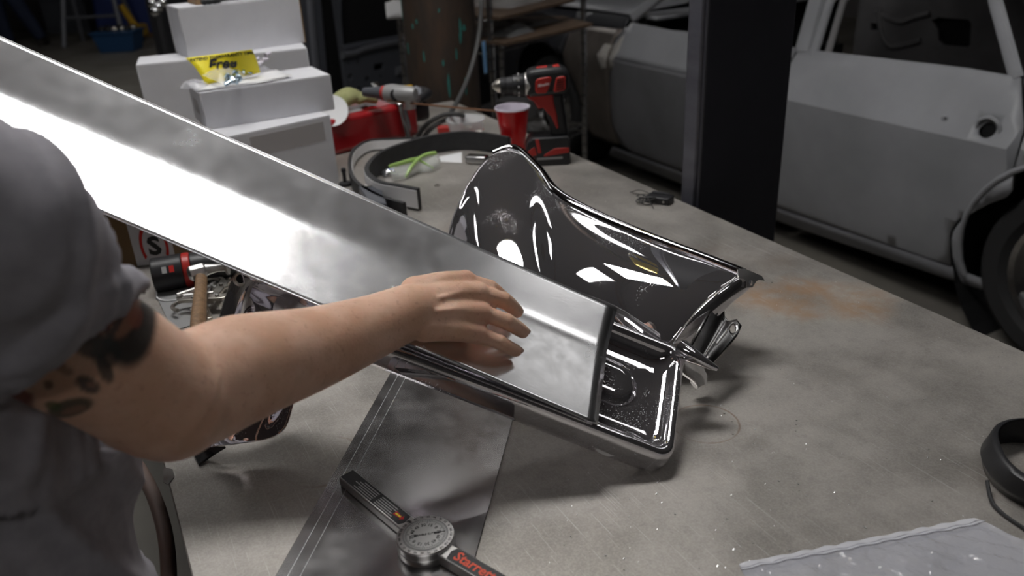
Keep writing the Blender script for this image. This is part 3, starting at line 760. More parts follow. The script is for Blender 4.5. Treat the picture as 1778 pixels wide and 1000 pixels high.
# upper box stands on the tall one
tz = .285
tt, TM, TL, TD = carton('carton', (327,101), (530,74), tz, .125, .14, 'topmost white carton with tools lying on its lid', edge=True)
carton('carton', (62,468), (172,474), 0, .20, .09, 'plain white carton next to the taped logo carton', lid=False)
lt, LM, LLn, LD = carton('carton', (196,468), (338,452), 0, .20, .15, 'white carton with brown tape bands and a red arc logo', lid=False)
for a_, b_ in ((0,.30),(.78,1.0)): build(MB(LM).box((a_*LLn,-.0008,0),(b_*LLn,0,.2)), 'brown_tape', MT['tape_brown'], lt)
arc = []
ce, rx, rz = (LLn*.56, .040), .026, .050
for r_ in (1.0, .80):
    pts_ = [(ce[0]+rx*r_*math.cos(t), ce[1]+rz*r_*(1 if r_ == 1 else .98)*math.sin(t)) for t in [math.pi*(-.18+1.36*i/24) for i in range(25)]]
    arc.append(pts_)
nn = MB(LM); nn.loft([[(x, -.0006, z) for x, z in arc[0]], [(x, -.0006, z) for x, z in arc[1]]], False, False)
build(nn, 'red_arc', MT['ink_red'], lt, solid=.0004)
text('S', 'logo_letter', MT['ink'], lt, LM @ Matrix.Translation((ce[0],-.0007,ce[1]-.002)) @ Matrix.Rotation(math.pi/2,4,'X'), .052, bold=.002)

# things on the topmost carton
def on(M, x, y, z): return M @ V((x, y, z))
cz = .125
o = build(MB(TM).box((TL*.17,.03,cz+.0005),(TL*.30,.12,cz+.022)), 'cardboard_block', MT['cardboard_brown'], bevel=.001); tag(o, 'small brown cardboard block on the topmost carton', 'cardboard')
for i, (x0, y0, x1, y1) in enumerate(((.20,.012,.62,.020),(.24,.022,.60,.034))):
    t = thing('driver_rod', on(TM,TL*(x0+x1)/2,.017,cz), ['black ribbed driver rod at the lid edge of the topmost carton','second black rod lying behind the ribbed one on the topmost carton'][i], 'tool')
    A_, Z_ = on(TM,TL*x0,y0,cz+.008), on(TM,TL*x1,y1,cz+.008)
    build(MB().tube([A_, A_.lerp(Z_,.35)], .0065, 12), 'grip', MT['black_plastic'], t, smooth=True); build(MB().tube([A_.lerp(Z_,.35), Z_], .004, 10), 'shaft', MT['black_rubber'], t, smooth=True)
    for k in range(3): build(MB().lathe([(.0075,-.002),(.0075,.002)], A_.lerp(Z_,.05+.1*k), 12, Z_-A_), 'ridge', MT['dark_frame'], t)
o = build(MB(TM).box((TL*.66,.03,cz+.0003),(TL*.86,.07,cz+.012)), 'blue_pouch', MT['blue_tarp'], bevel=.004); tag(o, 'small dark blue pouch on the topmost carton', 'pouch')

# card, papers and bolt bag on the front carton
fz = .085
for i, (dx, dy, r_, w_, d_) in enumerate(((.0,.012,.02,.19,.125),(-.012,.02,-.05,.17,.115),(.03,.016,.06,.18,.12))):
    Mp = FM @ Matrix.Translation((.012+dx, .004+dy*.4, fz+.0004+.0016*i)) @ Matrix.Rotation(r_, 4, 'Z')
    rows = [[(u*w_, v*d_, .004*abs(u-.5)*abs(v-.4)+.0006*math.sin(9*u)+.0008) for u in [k/8 for k in range(9)]] for v in [k/5 for k in range(6)]]
    o = build(MB(Mp).grid(rows), 'paper_sheet', MT['paper'], smooth=True, solid=.0004); tag(o, ['lowest white paper sheet lying square on the carton under the yellow card','white paper sheet sticking out past the left flap of the card carton','topmost white paper sheet turned askew under the bolt bag'][i], 'paper', 'white papers under the yellow card')
c00, c10, c11, c01 = P(357,147,.262), P(452,126,.270), P(437,86,.330), P(322,101,.318)
yc = thing('warranty_card', c00, 'yellow printed warranty card leaning on the cartons', 'card')
def cmap(u, v):
    p = c00.lerp(c10, u).lerp(c01.lerp(c11, u), v); return p + V((.25,-.5,.8))*(.008*math.sin(math.pi*v)*(1-.3*u))
rows = [[cmap(u/10, v/8) for u in range(11)] for v in range(9)]
build(MB().grid(rows), 'card', MT['paper_yellow'], yc, smooth=True, solid=.0005)
def on_card(body, u, v, size, shear=0, sx=1, bold=0, nm='card_text'):
    x_ = (cmap(u+.05,v)-cmap(u-.05,v)); y_ = (cmap(u,v+.05)-cmap(u,v-.05)); n_ = x_.cross(y_).normalized()
    text(body, nm, MT['ink'], yc, frame(cmap(u,v)+n_*.0009, x_, n_), size, shear=shear, sx=sx, bold=bold)
on_card('EXTEND YOUR', .27, .85, .0115, sx=.95, bold=.0003); on_card('WARRANTY TIME', .72, .855, .0115, sx=.95, bold=.0003); on_card('Free', .42, .52, .036, shear=.35, bold=.0012)
bb = thing('bolt_bag', P(420,140,.262), 'clear plastic bag of blue zinc bolts on the yellow card', 'bag')
def lump(c, ax, ay, ex, ey, h, seed, n=12):
    rnd = random.Random(seed); rows = []
    for i in range(n+1):
        row = []
        for j in range(n+1):
            u, v = i/n*2-1, j/n*2-1
            z = h*max(0, (1-u*u))**.6*max(0, (1-v*v))**.6 + rnd.uniform(-.18,.18)*h*(1-abs(u)**4)*(1-abs(v)**4)
            row.append(V(c)+V(ax)*(u*ex+rnd.uniform(-.02,.02)*ex)+V(ay)*(v*ey+rnd.uniform(-.02,.02)*ey)+V((0,0,z)))
        rows.append(row)
    return rows
bx_ = (P(470,105,.275)-P(345,152,.262)).normalized(); by_ = V((-bx_.y,bx_.x,.35)).normalized()
bc = P(412,127,.272)+V((0,-.004,.004))
build(MB().grid(lump(bc, bx_, by_, .085, .036, .022, 3)), 'film', MT['bag'], bb, smooth=True, angle=0)
rnd = random.Random(5)
for i, (px, py) in enumerate(((395,134),(408,128),(414,137),(424,124),(402,141),(433,118))):
    p = P(px, py, .278); d_ = V((rnd.uniform(-1,1), rnd.uniform(-1,1), .3)).normalized()
    bt = build(MB().lathe([(.0085,0),(.0085,.0065),(.0075,.007)], p, 6, d_), 'bolt', MT['bolt_blue'], bb, bevel=.0006, seg=1)
    build(MB().tube([p, p-d_*.018], .0045, 10), 'shank', MT['bolt_blue'], bt, smooth=True)
for i, (px, py) in enumerate(((446,112),(455,105),(461,96),(440,106))):
    p = P(px, py, .285); build(MB().tube([p, p+bx_*.022+V((0,0,rnd.uniform(-.004,.006)))], [.006,.004], 8), 'white_clip', MT['cup_white'], bb, smooth=True)
o = build(MB().grid(lump(P(337,150,.262), bx_, V((-bx_.y,bx_.x,0)), .022, .03, .016, 9, 8)), 'plastic_bag', MT['bag'], smooth=True, angle=0); tag(o, 'empty crumpled plastic bag beneath the yellow card', 'bag')

# ------------------------------------------------------------------ tools and odds on the far half of the table
def camx(p): return frame(p, V((R0.x, R0.y, 0)))          # local frame: x to the right of the viewer, y away, z up
# red tool case with black handle
p_, q_ = P(577,272,0), P(730,233,0)
tc_ = thing('tool_case', p_.lerp(q_,.5), 'red metal tool case with a rounded lid edge behind the cartons', 'tool case')
Mt = frame(p_, q_-p_); Lt = (q_-p_).length
build(MB(Mt).box((0,0,0),(Lt,.16,.10)), 'case_body', MT['box_red'], tc_, bevel=.014, seg=4)
build(MB(Mt).box((Lt*.25,.03,.1),(Lt*.45,.055,.1008)), 'worn_label', MT['tape_grey'], tc_)
hp = [on(Mt,Lt*.95,.02,.09), on(Mt,Lt*1.10,.02,.10), on(Mt,Lt*1.28,.06,.10), on(Mt,Lt*1.30,.12,.10), on(Mt,Lt*1.05,.14,.10)]
build(MB().tube(spline(hp,5), .013, 10), 'handle', MT['black_plastic'], tc_, smooth=True)
build(MB(Mt).box((Lt*1.0,.02,.03),(Lt*1.2,.14,.085)), 'end_cap', MT['black_plastic'], tc_, bevel=.012)
# strips of steel rule leaning over the case
rp = [on(Mt,Lt*.80,.13,.150), on(Mt,Lt*.80,.06,.112), on(Mt,Lt*.795,-.003,.107), on(Mt,Lt*.80,-.012,.085), on(Mt,Lt*.815,-.022,.02), on(Mt,Lt*.82,-.025,.001)]
rs = spline(rp, 4); wv = (q_-p_).normalized()*.0125
rl = thing('steel_ruler', rs[-1], 'steel ruler hanging over the front of the red tool case', 'ruler')
build(MB().grid([[p-wv, p+wv] for p in rs]), 'blade', MT['sheet_flat'], rl, smooth=True, solid=.0012)
for k in range(6):
    p = rs[-1].lerp(rs[-6], k/6)+V((-.0,-.0015,0)); build(MB().prism([p-wv*.95, p-wv*.4, p-wv*.4+V((0,0,.0007)), p-wv*.95+V((0,0,.0007))], (0,-.0006,0)), 'tick', MT['ink'], rl)
# white disc, work glove, grinder on the case
dc = on(Mt,.030,.025,.118); dnv = V((-.25,-.75,.6)).normalized()
o = build(MB().lathe([(.0001,.001),(.030,.001),(.047,.004),(.0475,.0025),(.030,-.0005),(.0001,-.0005)], dc, 36, dnv), 'white_disc', MT['paper'], smooth=True); tag(o, 'white round disc leaning against the leather glove', 'disc')
gl = MB(); gc = on(Mt,.105,.075,.125)
gx = (q_-p_).normalized(); gy = V((-gx.y, gx.x, 0))
def gp(x, y, z): return gc+gx*x+gy*y+V((0,0,z))
gl.tube(spline([gp(-.045,-.035,-.014), gp(-.02,-.01,.004), gp(.02,.0,.012), gp(.05,.0,.004)],5), lerps([.018,.030,.032,.018],16), 14, flat=.75, upv=(0,0,1))
for k, (a_, b_) in enumerate((((.03,-.02,.0),(.085,-.022,-.010)),((.035,-.004,.004),(.092,.0,-.008)),((.03,.014,.004),(.08,.022,-.008)),((.0,.03,.0),(.03,.05,-.004)))):
    gl.tube([gp(*a_), gp(*[(i+j)/2+(.006 if n==2 else 0) for n,(i,j) in enumerate(zip(a_,b_))]), gp(*b_)], [.014,.013,.011], 10); gl.sphere(gp(*b_), .011, 10, 8)
gme = remesh(gl, .004, 3)
go = thing('work_glove', gc-V((0,0,.03)), 'crumpled olive leather work glove on the red tool case', 'glove')
link_mesh(gme, 'glove_shell', MT['glove'], go)
build(MB().tube(spline([gp(-.05,-.05,-.012), gp(-.035,-.02,.012), gp(-.045,.01,.008)],5), .006, 8), 'cuff', MT['glove'], go, smooth=True)
gr = thing('angle_grinder', P(690,190,.10), 'grey and black angle grinder lying behind the red tool case', 'grinder')
g0, g1 = P(632,160,.15), P(722,164,.15)
build(MB().tube(spline([g0, g0.lerp(g1,.2), g0.lerp(g1,.38)],4), [.012,.013,.014,.015,.016,.017,.018,.019,.019], 12), 'handle', MT['truck_grey'], gr, smooth=True)
build(MB().tube([g0.lerp(g1,.38), g0.lerp(g1,.44)], .0205, 14), 'red_collar', MT['tool_red'], gr, smooth=True)
build(MB().tube([g0.lerp(g1,.44), g0.lerp(g1,.55), g0.lerp(g1,.92), g1], [.023,.026,.022,.016], 14), 'gear_head', MT['tool_grey'], gr, smooth=True)
build(MB().lathe([(.012,-.03),(.018,-.03),(.018,-.004),(.012,0)], g0.lerp(g1,.86)-V((0,0,.01)), 14), 'spindle_guard', MT['steel'], gr, smooth=True)
build(MB().lathe([(.0001,0),(.016,0),(.016,.006),(.0001,.006)], g0.lerp(g1,.55)+V((0,-.024,0)), 14, (0,-1,.2)), 'side_button', MT['black_plastic'], gr)
o = build(MB().tube([P(700,155,.16), P(716,152,.165)], [.011,.008], 10), 'yellow_cap', MT['yellow_paint'], smooth=True); tag(o, 'small yellow cap beside the angle grinder', 'cap')
build(MB().tube([P(722,172,.12), P(722,158,.15)], [.014,.016], 12), 'knob', MT['truck_grey'], gr, smooth=True)
o = build(MB().tube([P(673,175,.135), P(760,184,.12), P(862,193,.10)], .0028, 8), 'copper_rod', MT['copper'], smooth=True); tag(o, 'thin copper welding rod lying across the red tool case', 'rod')
for i, pts_ in enumerate(([(725,238,.01),(742,215,.05),(772,199,.075),(800,200,.07),(815,210,.03),(820,235,.006)], [(735,238,.01),(755,218,.045),(785,205,.06),(806,212,.04),(812,236,.006)])):
    o = build(MB().tube(spline([P(*q) for q in pts_],6), .0065, 8), 'cable', MT['cable'], smooth=True); tag(o, ['thick grey cable arching behind the clear parts cup','second grey cable arching lower beside the clear parts cup'][i], 'cable')
o = build(MB(camx(P(760,232,0))).box((0,0,0),(.05,.03,.018)).prism([(.05,0,0),(.072,.004,0),(.072,.02,0),(.05,.03,0)], (0,0,.013)), 'red_clamp', MT['tool_red'], bevel=.003); tag(o, 'small red plastic clamp beneath the grey cables', 'clamp')
# clear cup with hardware
cb = P(811,247,0); dcup = thing('parts_cup', cb, 'clear plastic deli cup half full of small screws', 'cup')
build(MB().lathe([(.0001,.001),(.040,.001),(.040,0),(.052,.058),(.055,.062),(.056,.068),(.0545,.069),(.0505,.060),(.039,.003),(.0001,.003)], cb, 36, caps=False), 'cup_wall', MT['clear_cup'], dcup, smooth=True, angle=60)
rnd = random.Random(11)
for i in range(60):
    a = rnd.uniform(0, 6.28); h = .008+.03*rnd.random(); r = (.036+.008*h/.04)*math.sqrt(rnd.random())
    c = cb+V((r*math.cos(a), r*math.sin(a), h)); d_ = V((rnd.uniform(-1,1), rnd.uniform(-1,1), rnd.uniform(-.5,.5))).normalized()
    o = build(MB().lathe([(.005,0),(.005,.003),(.0022,.0035),(.0018,.016)], c, 6, d_), 'screw', MT['nickel' if i % 3 else 'tool_red']); o.parent = None
    o.location = ORG[o]; tag(o, 'small metal screw lying inside the clear deli cup', 'screw', 'screws in the clear deli cup')
# red cup
cb = P(893,259,0); rc = thing('party_cup', cb, 'red plastic party cup with a white inside by the drill', 'cup')
build(MB().lathe([(.0001,.001),(.031,.001),(.031,0),(.0335,.03),(.0375,.06),(.038,.062),(.0455,.110),(.0455,.112)], cb, 40, caps=False), 'outer_wall', MT['cup_red'], rc, smooth=True, angle=60)
build(MB().lathe([(.0452,.112),(.0482,.1125),(.0488,.115),(.0475,.1175),(.0455,.117),(.0445,.112),(.030,.006),(.0001,.006)], cb, 40, caps=False), 'inner_wall', MT['cup_white'], rc, smooth=True, angle=60)
# cordless drill
db = P(952,281,0); dr = thing('cordless_drill', db, 'red and black cordless drill standing on its battery', 'drill')
KZ = .00152; DM = camx(db)
def dxy(px, py): return ((px-952)*KZ, (281-py)*KZ*1.03)
def dprism(pts_, th, name, m, y0=0, bevel=.004, parent=None):
    pl = [(dxy(*q)[0], y0-th/2, dxy(*q)[1]) for q in pts_]
    return build(MB(DM).prism(pl, (0,th,0)), name, m, parent or dr, bevel=bevel, seg=3)
hs = dprism([(919,131),(930,127),(975,125),(985,128),(989,136),(989,158),(985,165),(975,168),(919,170)], .060, 'motor_housing', MT['tool_grey'] if 0 else MT['black_plastic'], bevel=.012)
dprism([(934,144),(938,140),(957,138),(961,141),(954,160),(950,164),(936,164),(933,160)], .064, 'red_side_panel', MT['tool_red'], bevel=.003)
vt = dprism([(968,140),(980,138),(983,141),(983,158),(980,161),(964,163),(963,160)], .064, 'red_vent', MT['tool_red'], bevel=.002)
for k in range(5): dprism([(968,144+3.6*k),(980,142.6+3.6*k),(980,144+3.6*k),(968,145.4+3.6*k)], .0648, 'vent_slot', MT['black_void'], bevel=0, parent=vt)
dprism([(937,126.5),(955,125),(955,130),(937,131)], .024, 'direction_switch', MT['tool_red'], bevel=.002)
dprism([(964,125.2),(974,124.8),(974,129),(964,129)], .03, 'red_inlay', MT['tool_red'], bevel=.001)
tx = text('Milwaukee', 'logo_text', MT['paper'], dr, DM @ Matrix.Translation((dxy(947,150)[0], -.0326, dxy(947,150)[1])) @ Matrix.Rotation(math.pi/2,4,'X') @ Matrix.Rotation(.18,4,'Z'), .0105, shear=.3, sx=.62, bold=.0002)
zc = dxy(0,152)[1]
def dl(prof, name, m, n=28): return build(MB(DM).lathe([(r, -((952-x)*KZ)) for x, r in prof], (0,0,zc), n, (1,0,0)), name, m, dr, smooth=True)
dl([(917,.026),(918,.029),(932,.030),(933,.028)], 'gear_ring', MT['steel'])
dl([(897,.022),(898,.0245),(916,.0275),(917.5,.026)], 'clutch_collar', MT['black_plastic'])
dl([(876,.0165),(877.5,.0195),(886,.0205),(887,.0195),(889,.0205),(897.5,.0215)], 'chuck', MT['dark_frame'])
dl([(864,.006),(866,.009),(873,.0165),(877,.018)], 'chuck_nose', MT['nickel'])
for k in range(10):
    a = 2*math.pi*k/10; build(MB(DM).cbox(((907-952)*KZ, .0268*math.cos(a), zc+.0268*math.sin(a)), (.004,.004,.004)), 'clutch_mark', MT['paper'], dr)
dprism([(940,166),(981,166),(980,178),(984,205),(987,238),(957,238),(956,215),(948,192),(941,180)], .040, 'handle_grip', MT['black_plastic'], bevel=.010)
dprism([(919,168),(962,167),(964,182),(968,200),(971,222),(967,224),(958,203),(945,188),(938,190),(931,178),(921,172)], .0425, 'red_handle_inlay', MT['tool_red'], bevel=.003)
dprism([(927,177),(941,176),(946,184),(944,196),(936,193)], .018, 'trigger', MT['black_plastic'], bevel=.003)
dprism([(918,240),(926,234),(985,234),(988,242),(988,278),(984,281),(919,281),(915,272),(914,255)], .074, 'battery', MT['black_plastic'], bevel=.006)
dprism([(930,236),(936,236),(940,258),(934,260)], .0756, 'red_clip', MT['tool_red'], bevel=.001)
dprism([(916,256),(929,248),(932,262),(918,264)], .0756, 'red_corner', MT['tool_red'], bevel=.001)
dprism([(944,262),(962,252),(986,252),(986,260),(944,265)], .0756, 'red_band', MT['tool_red'], bevel=.001)
dprism([(920,266),(927,266),(927,271),(920,271)], .0756, 'print_block', MT['ink_red'], bevel=0)
dprism([(932,266.5),(975,266.5),(975,270),(932,270)], .0756, 'print_line', MT['tool_grey'], bevel=0)
# black weatherstrip bent in a U, with its pale lined twin
def strip(name, pts_, zt, h, th, m, label, lined):
    sp = spline([P(x, y, zt) for x, y in pts_], 7); rows = []
    t = thing(name, V((sp[len(sp)//2].x, sp[len(sp)//2].y, TZ)), label, 'trim strip')
    nr = []
    for i, p in enumerate(sp):
        d_ = sp[min(i+1,len(sp)-1)]-sp[max(i-1,0)]; nr.append(V((d_.y,-d_.x,0)).normalized())
    def ringset(o0, o1, za, zb): return [[V((p.x,p.y,TZ+za))+n_*o0, V((p.x,p.y,TZ+za))+n_*o1, V((p.x,p.y,TZ+zb))+n_*o1, V((p.x,p.y,TZ+zb))+n_*o0] for p, n_ in zip(sp, nr)]
    build(MB().loft(ringset(-th/2, th/2, zt-h, zt)), 'rubber_band', m, t, smooth=True, angle=35)
    sg = lined
    build(MB().loft(ringset(sg*(th/2), sg*(th/2+.0012), zt-h+.004, zt-.004)), 'liner', MT['paper'], t, smooth=True, angle=35)
    return t
strip('rubber_strip', [(884,238),(845,231),(803,228),(752,234),(705,246),(662,263),(640,283),(638,299),(659,314),(690,320),(726,327)], .052, .050, .011, MT['black_rubber'], 'black rubber trim strip bent into a U around the safety glasses', 1)
strip('rubber_strip', [(730,238),(680,240),(640,243),(615,258),(607,280),(612,305),(628,322),(662,340),(702,352)], .034, .033, .009, MT['black_rubber'], 'shorter rubber trim strip with pale lining curled outside the longer one', -1)
# safety glasses
sgc = P(720,300,0); sgx = thing('safety_glasses', sgc, 'green safety glasses with clear lenses inside the rubber strip', 'glasses')
def gpx(x, y, z=.0): return P(x, y, z)
br_ = spline([gpx(676,290,.030), gpx(690,285,.036), gpx(715,278,.036), gpx(728,275,.030), gpx(742,268,.036), gpx(757,266,.034)], 5)
build(MB().tube(br_, .0035, 8, flat=1.5, upv=(0,0,1)), 'brow_bar', MT['green_plastic'], sgx, smooth=True)
for a_ in (((676,292),(722,277)), ((722,277),(760,268))):
    (x0,y0),(x1,y1) = a_; rows = []
    for v in range(6):
        rows.append([gpx(x0+(x1-x0)*u/6, y0+(y1-y0)*u/6, .032)*(1-v/5)+(gpx(x0+(x1-x0)*u/6+4, y0+(y1-y0)*u/6+26-4*abs(u-3)/3, .004))*(v/5)+V((0,-.008*math.sin(math.pi*v/5),0)) for u in range(7)])
    build(MB().grid(rows), 'lens', MT['clear_lens'], sgx, smooth=True, solid=.0015)
build(MB().tube(spline([gpx(757,266,.034), gpx(735,270,.040), gpx(718,285,.028), gpx(708,300,.014), gpx(704,308,.005)],5), lerps([.0035,.0045,.0045,.003],21), 8), 'temple', MT['green_plastic'], sgx, smooth=True)
build(MB().tube(spline([gpx(725,276,.034), gpx(738,284,.022), gpx(752,292,.008)],5), .003, 8), 'temple', MT['green_plastic'], sgx, smooth=True)
wr_ = P(676,304,0); t = thing('candy_wrapper', wr_, 'crumpled blue and white foil wrapper by the safety glasses', 'wrapper')
build(MB().grid(lump(wr_+V((0,0,.001)), (1,0,0), (0,1,0), .020, .017, .016, 21, 8)), 'foil', MT['foil'], t, smooth=True, solid=.0004)
build(MB().grid(lump(wr_+V((.003,-.003,.003)), (1,0,0), (0,1,0), .013, .008, .016, 22, 6)), 'blue_print', MT['blue_print'], t, smooth=True, solid=.0004)
o = build(MB().grid([[P(762,272,.001),P(802,264,.001)],[P(766,281,.001),P(802,283,.001)]]), 'paper_scrap', MT['paper'], solid=.0006); tag(o, 'white paper scrap half under the black rubber strip', 'paper')
mg = P(828,284,0); t = thing('magnet_block', mg, 'worn grey metal block beside the chrome horn', 'block'); Mm = frame(mg, (P(845,282)-P(812,280)))
build(MB(Mm).box((-.030,-.012,0),(.030,.02,.022)), 'block', MT['chrome_dull'], t, bevel=.007, seg=3); build(MB(Mm).box((-.022,-.0125,.006),(.022,-.012,.015)), 'face_plate', MT['tool_grey'], t)
o = build(MB().lathe([(.004,0),(.0075,0),(.0075,.0018),(.004,.0018),(.004,0)], P(759,322,.0003), 20, caps=False), 'washer', MT['steel'], smooth=True); tag(o, 'tiny steel washer lying on the bare table top', 'washer')
# dark angle fixture and threaded stud left of the strip
af = thing('angle_fixture', P(655,350), 'dark grey metal angle fixture lying by the end of the rubber strip', 'fixture')
top_ = [P(622,322,.035), P(650,318,.035), P(663,328,.035), P(672,356,.03), P(640,352,.03)]
build(MB().prism([V((p.x,p.y,TZ)) for p in top_], (0,0,.034)), 'fixture_body', MT['truck_grey'], af, bevel=.003)
build(MB().prism([V((p.x,p.y,TZ)) for p in (P(663,326), P(690,336), P(702,358), P(672,358))], (0,0,.020)), 'fixture_foot', MT['black_plastic'], af, bevel=.002)
build(MB().lathe([(.004,.034),(.010,.034),(.010,.037),(.004,.037)], V((P(640,322,.035).x,P(640,322,.035).y,TZ)), 20), 'washer', MT['steel'], af, smooth=True)
sd = P(600,322,0); t = thing('threaded_stud', sd, 'short dark threaded stud standing on a round base', 'stud')
build(MB().lathe([(.016,0),(.016,.008),(.006,.010),(.0045,.010),(.0045,.034),(.006,.035),(.006,.043),(.004,.045)], sd, 14), 'stud', MT['dark_frame'], t, smooth=True)
# wireless microphone pack with coiled cable
mc = P(1142,352,0); t = thing('microphone_pack', mc, 'small black microphone pack with a coiled thin cable near the table edge', 'microphone'); Mm = frame(mc, P(1167,344)-P(1125,338))
build(MB(Mm).box((-.026,-.012,0),(.030,.022,.016)), 'pack', MT['black_plastic'], t, bevel=.003)
build(MB(Mm).box((-.02,.012,.016),(.02,.022,.019)), 'clip', MT['dark_frame'], t, bevel=.001); build(MB(Mm).lathe([(.0025,0),(.0025,.0012)], (.018,-.012,.008), 10, (0,-1,0)), 'button', MT['steel'], t)
rnd = random.Random(3)
for k in range(5):
    c = P(1123,352,0); pts_ = []
    for i in range(26):
        a = 2*math.pi*i/25; r = .019+.004*rnd.random()*0+.0025*k-.005
        pts_.append(c+V((r*math.cos(a)+.004*math.sin(k*2), r*.9*math.sin(a)+.004*math.cos(k*3), .002+.003*k+.004*math.sin(a+k))))
    build(MB().tube(pts_, .0011, 6), 'cable_loop', MT['cable'], t, smooth=True)
build(MB().tube(spline([P(1094,334,.006), P(1110,330,.010), P(1128,336,.014), P(1140,344,.010)],6), .0011, 6), 'cable_lead', MT['cable'], t, smooth=True)
build(MB().tube(spline([P(1135,362,.002), P(1128,350,.012), P(1120,340,.010), P(1098,335,.004)],6), .0011, 6), 'cable_lead', MT['cable'], t, smooth=True)

# ------------------------------------------------------------------ tools at the left, under the raised sheet
def axt(x0, y0, z0, x1, y1, z1): return P(x0,y0,z0), P(x1,y1,z1)
a_, b_ = axt(266,478,.032,420,452,.032); t = thing('cordless_ratchet', a_.lerp(b_,.5)-V((0,0,.032)), 'black cordless power tool with red ring lying beside the logo carton', 'power tool')
def seg(u0, u1, r0, r1, name, m, n=24): return build(MB().tube([a_.lerp(b_,u0), a_.lerp(b_,(u0+u1)/2), a_.lerp(b_,u1)], [r0,(r0+r1)/2,r1], n), name, m, t, bevel=.002)
seg(0,.34,.0315,.0315,'battery_pack',MT['black_plastic']); seg(.34,.43,.0318,.0312,'red_ring',MT['tool_red']); seg(.43,1.0,.0305,.027,'grip_body',MT['black_plastic'])
for u_, m_ in ((.20,'ink_red'),(.12,'ink_silver')):
    c_ = a_.lerp(b_, u_)+V((0,-.0275,.0168)); build(MB(frame(c_, b_-a_, V((0,-.85,.5)))).box((-.004,-.006,-.0005),(.004,.006,.0007)), 'print', MT[m_], t)
hm_ = thing('hammer', P(350,520), 'body hammer with steel head and worn wooden handle', 'hammer')
h0, h1 = P(350,482,.045), P(342,595,.02)
build(MB().tube(spline([h0, h0.lerp(h1,.3), h0.lerp(h1,.65), h1],4), lerps([.0105,.0115,.0135,.0125],13), 14, flat=.8), 'handle', MT['wood'], hm_, smooth=True)
e0, e1, e2 = P(326,477,.05), P(358,468,.052), P(396,462,.054)
build(MB().tube([e0, e0.lerp(e1,.15), e0.lerp(e1,.9), e1], [.009,.0145,.0145,.011], 8), 'head', MT['steel'], hm_, bevel=.0015)
build(MB().tube([e1, e1.lerp(e2,.5), e1.lerp(e2,.85), e1.lerp(e2,.9), e2], [.0105,.0072,.0085,.015,.0155], 18), 'face_neck', MT['steel'], hm_, smooth=True, angle=30)
rnd = random.Random(8)
for i, (px, py, ang) in enumerate(((360,505,.2),(382,512,1.1),(372,535,-.4),(392,492,.7),(352,545,1.6))):
    c = P(px, py, .004); t = thing('locking_clamp', c-V((0,0,.004)), 'nickel plated locking clamp in the pile beside the hammer', 'clamp', 'locking clamps piled by the hammer')
    M_ = Matrix.Translation(c+V((0,0,.009*(i % 3)))) @ Matrix.Rotation(ang, 4, 'Z')
    build(MB(M_).prism([(-.055,-.008,0),(-.02,-.010,0),(.02,-.012,0),(.035,-.004,0),(.035,.006,0),(.0,.008,0),(-.055,.003,0)], (0,0,.006)), 'jaw_plate', MT['nickel'], t, bevel=.001)
    build(MB(M_).tube(spline([(.03,.0,.003),(.045,.008,.003),(.046,.03,.003),(.03,.042,.003),(.012,.036,.003)],4), .0035, 8), 'c_arm', MT['nickel'], t, smooth=True)
    build(MB(M_).tube([(-.05,.012,.004),(0,.015,.004)], .004, 8), 'lever', MT['steel'], t, smooth=True)
    for u in (-.03, .01): build(MB(M_).lathe([(.0035,.006),(.0035,.009),(.002,.0095)], (u,-.002,0), 10), 'rivet', MT['steel'], t, smooth=True)
o = build(MB().prism([P(268,508,.0006), P(330,494,.0006), P(352,560,.0006), P(300,575,.0006)], (0,0,.0015)), 'grey_cloth', MT['tool_grey'], bevel=.0005, seg=1); tag(o, 'flat grey cloth pad under the hammer and clamps', 'cloth')
o = build(MB().tube(spline([P(272,508,.004), P(274,518,.004), P(290,522,.004), P(312,518,.004), P(322,508,.004), P(310,505,.004)],6), .0012, 6), 'string_piece', MT['paper'], smooth=True); tag(o, 'short piece of white string lying on the grey cloth', 'string')

# ------------------------------------------------------------------ near right: band ring and zip bag
rc_ = P(1800,828,0); t = thing('band_ring', rc_, 'black plastic band bent into an open ring on the table', 'band')
rows = []
for i in range(49):
    a = math.radians(-60+300*i/48); r = .058+.006*math.sin(a*2); u = V((math.cos(a), math.sin(a), 0)); lean = .010*math.cos(a+.8)
    base = rc_+u*r+V((0,0,.001)); rows.append([base, base+V((0,0,.012))+u*(.004), base+V((0,0,.030))+u*(lean+.006), base+V((0,0,.034))+u*lean])
build(MB().grid(rows), 'band', MT['black_plastic'], t, smooth=True, solid=.0025)
build(MB().tube(spline([P(1714,835,.012), P(1722,870,.004), P(1745,895,.002), P(1790,925,.002)],6), .0022, 8), 'loose_tail', MT['black_rubber'], t, smooth=True)
zb = thing('zip_bag', P(1560,960), 'clear zip-lock plastic bag lying flat at the table corner', 'bag')
za, zb_, zc_, zd = P(1283,982), P(1690,903), P(1900,1010), P(1330,1120)
rnd = random.Random(4)
def zmap(u, v, seed=0):
    p = za.lerp(zb_, u).lerp(zd.lerp(zc_, u), v)
    h = .0015+.0035*abs(math.sin(7*u+2*v))*min(1,v*4)+.003*math.sin(13*u+5*v+1)**2*v+.002*math.sin(31*u-9*v)**2
    return p+V((0,0,h))
build(MB().grid([[zmap(u/40, v/24) for u in range(41)] for v in range(25)]), 'film', mk('zip_film', (.80,.82,.92), .08, 0, alpha=.40, spec=1.0, bump=1.0, bscale=22, bdist=.012), zb, smooth=True, angle=0)
build(MB().grid([[zmap(u/40, .075+.012*v)+V((0,0,.0012)) for u in range(41)] for v in range(3)]), 'zip_seal', MT['bag_seal'], zb, smooth=True, angle=0, solid=.0008)
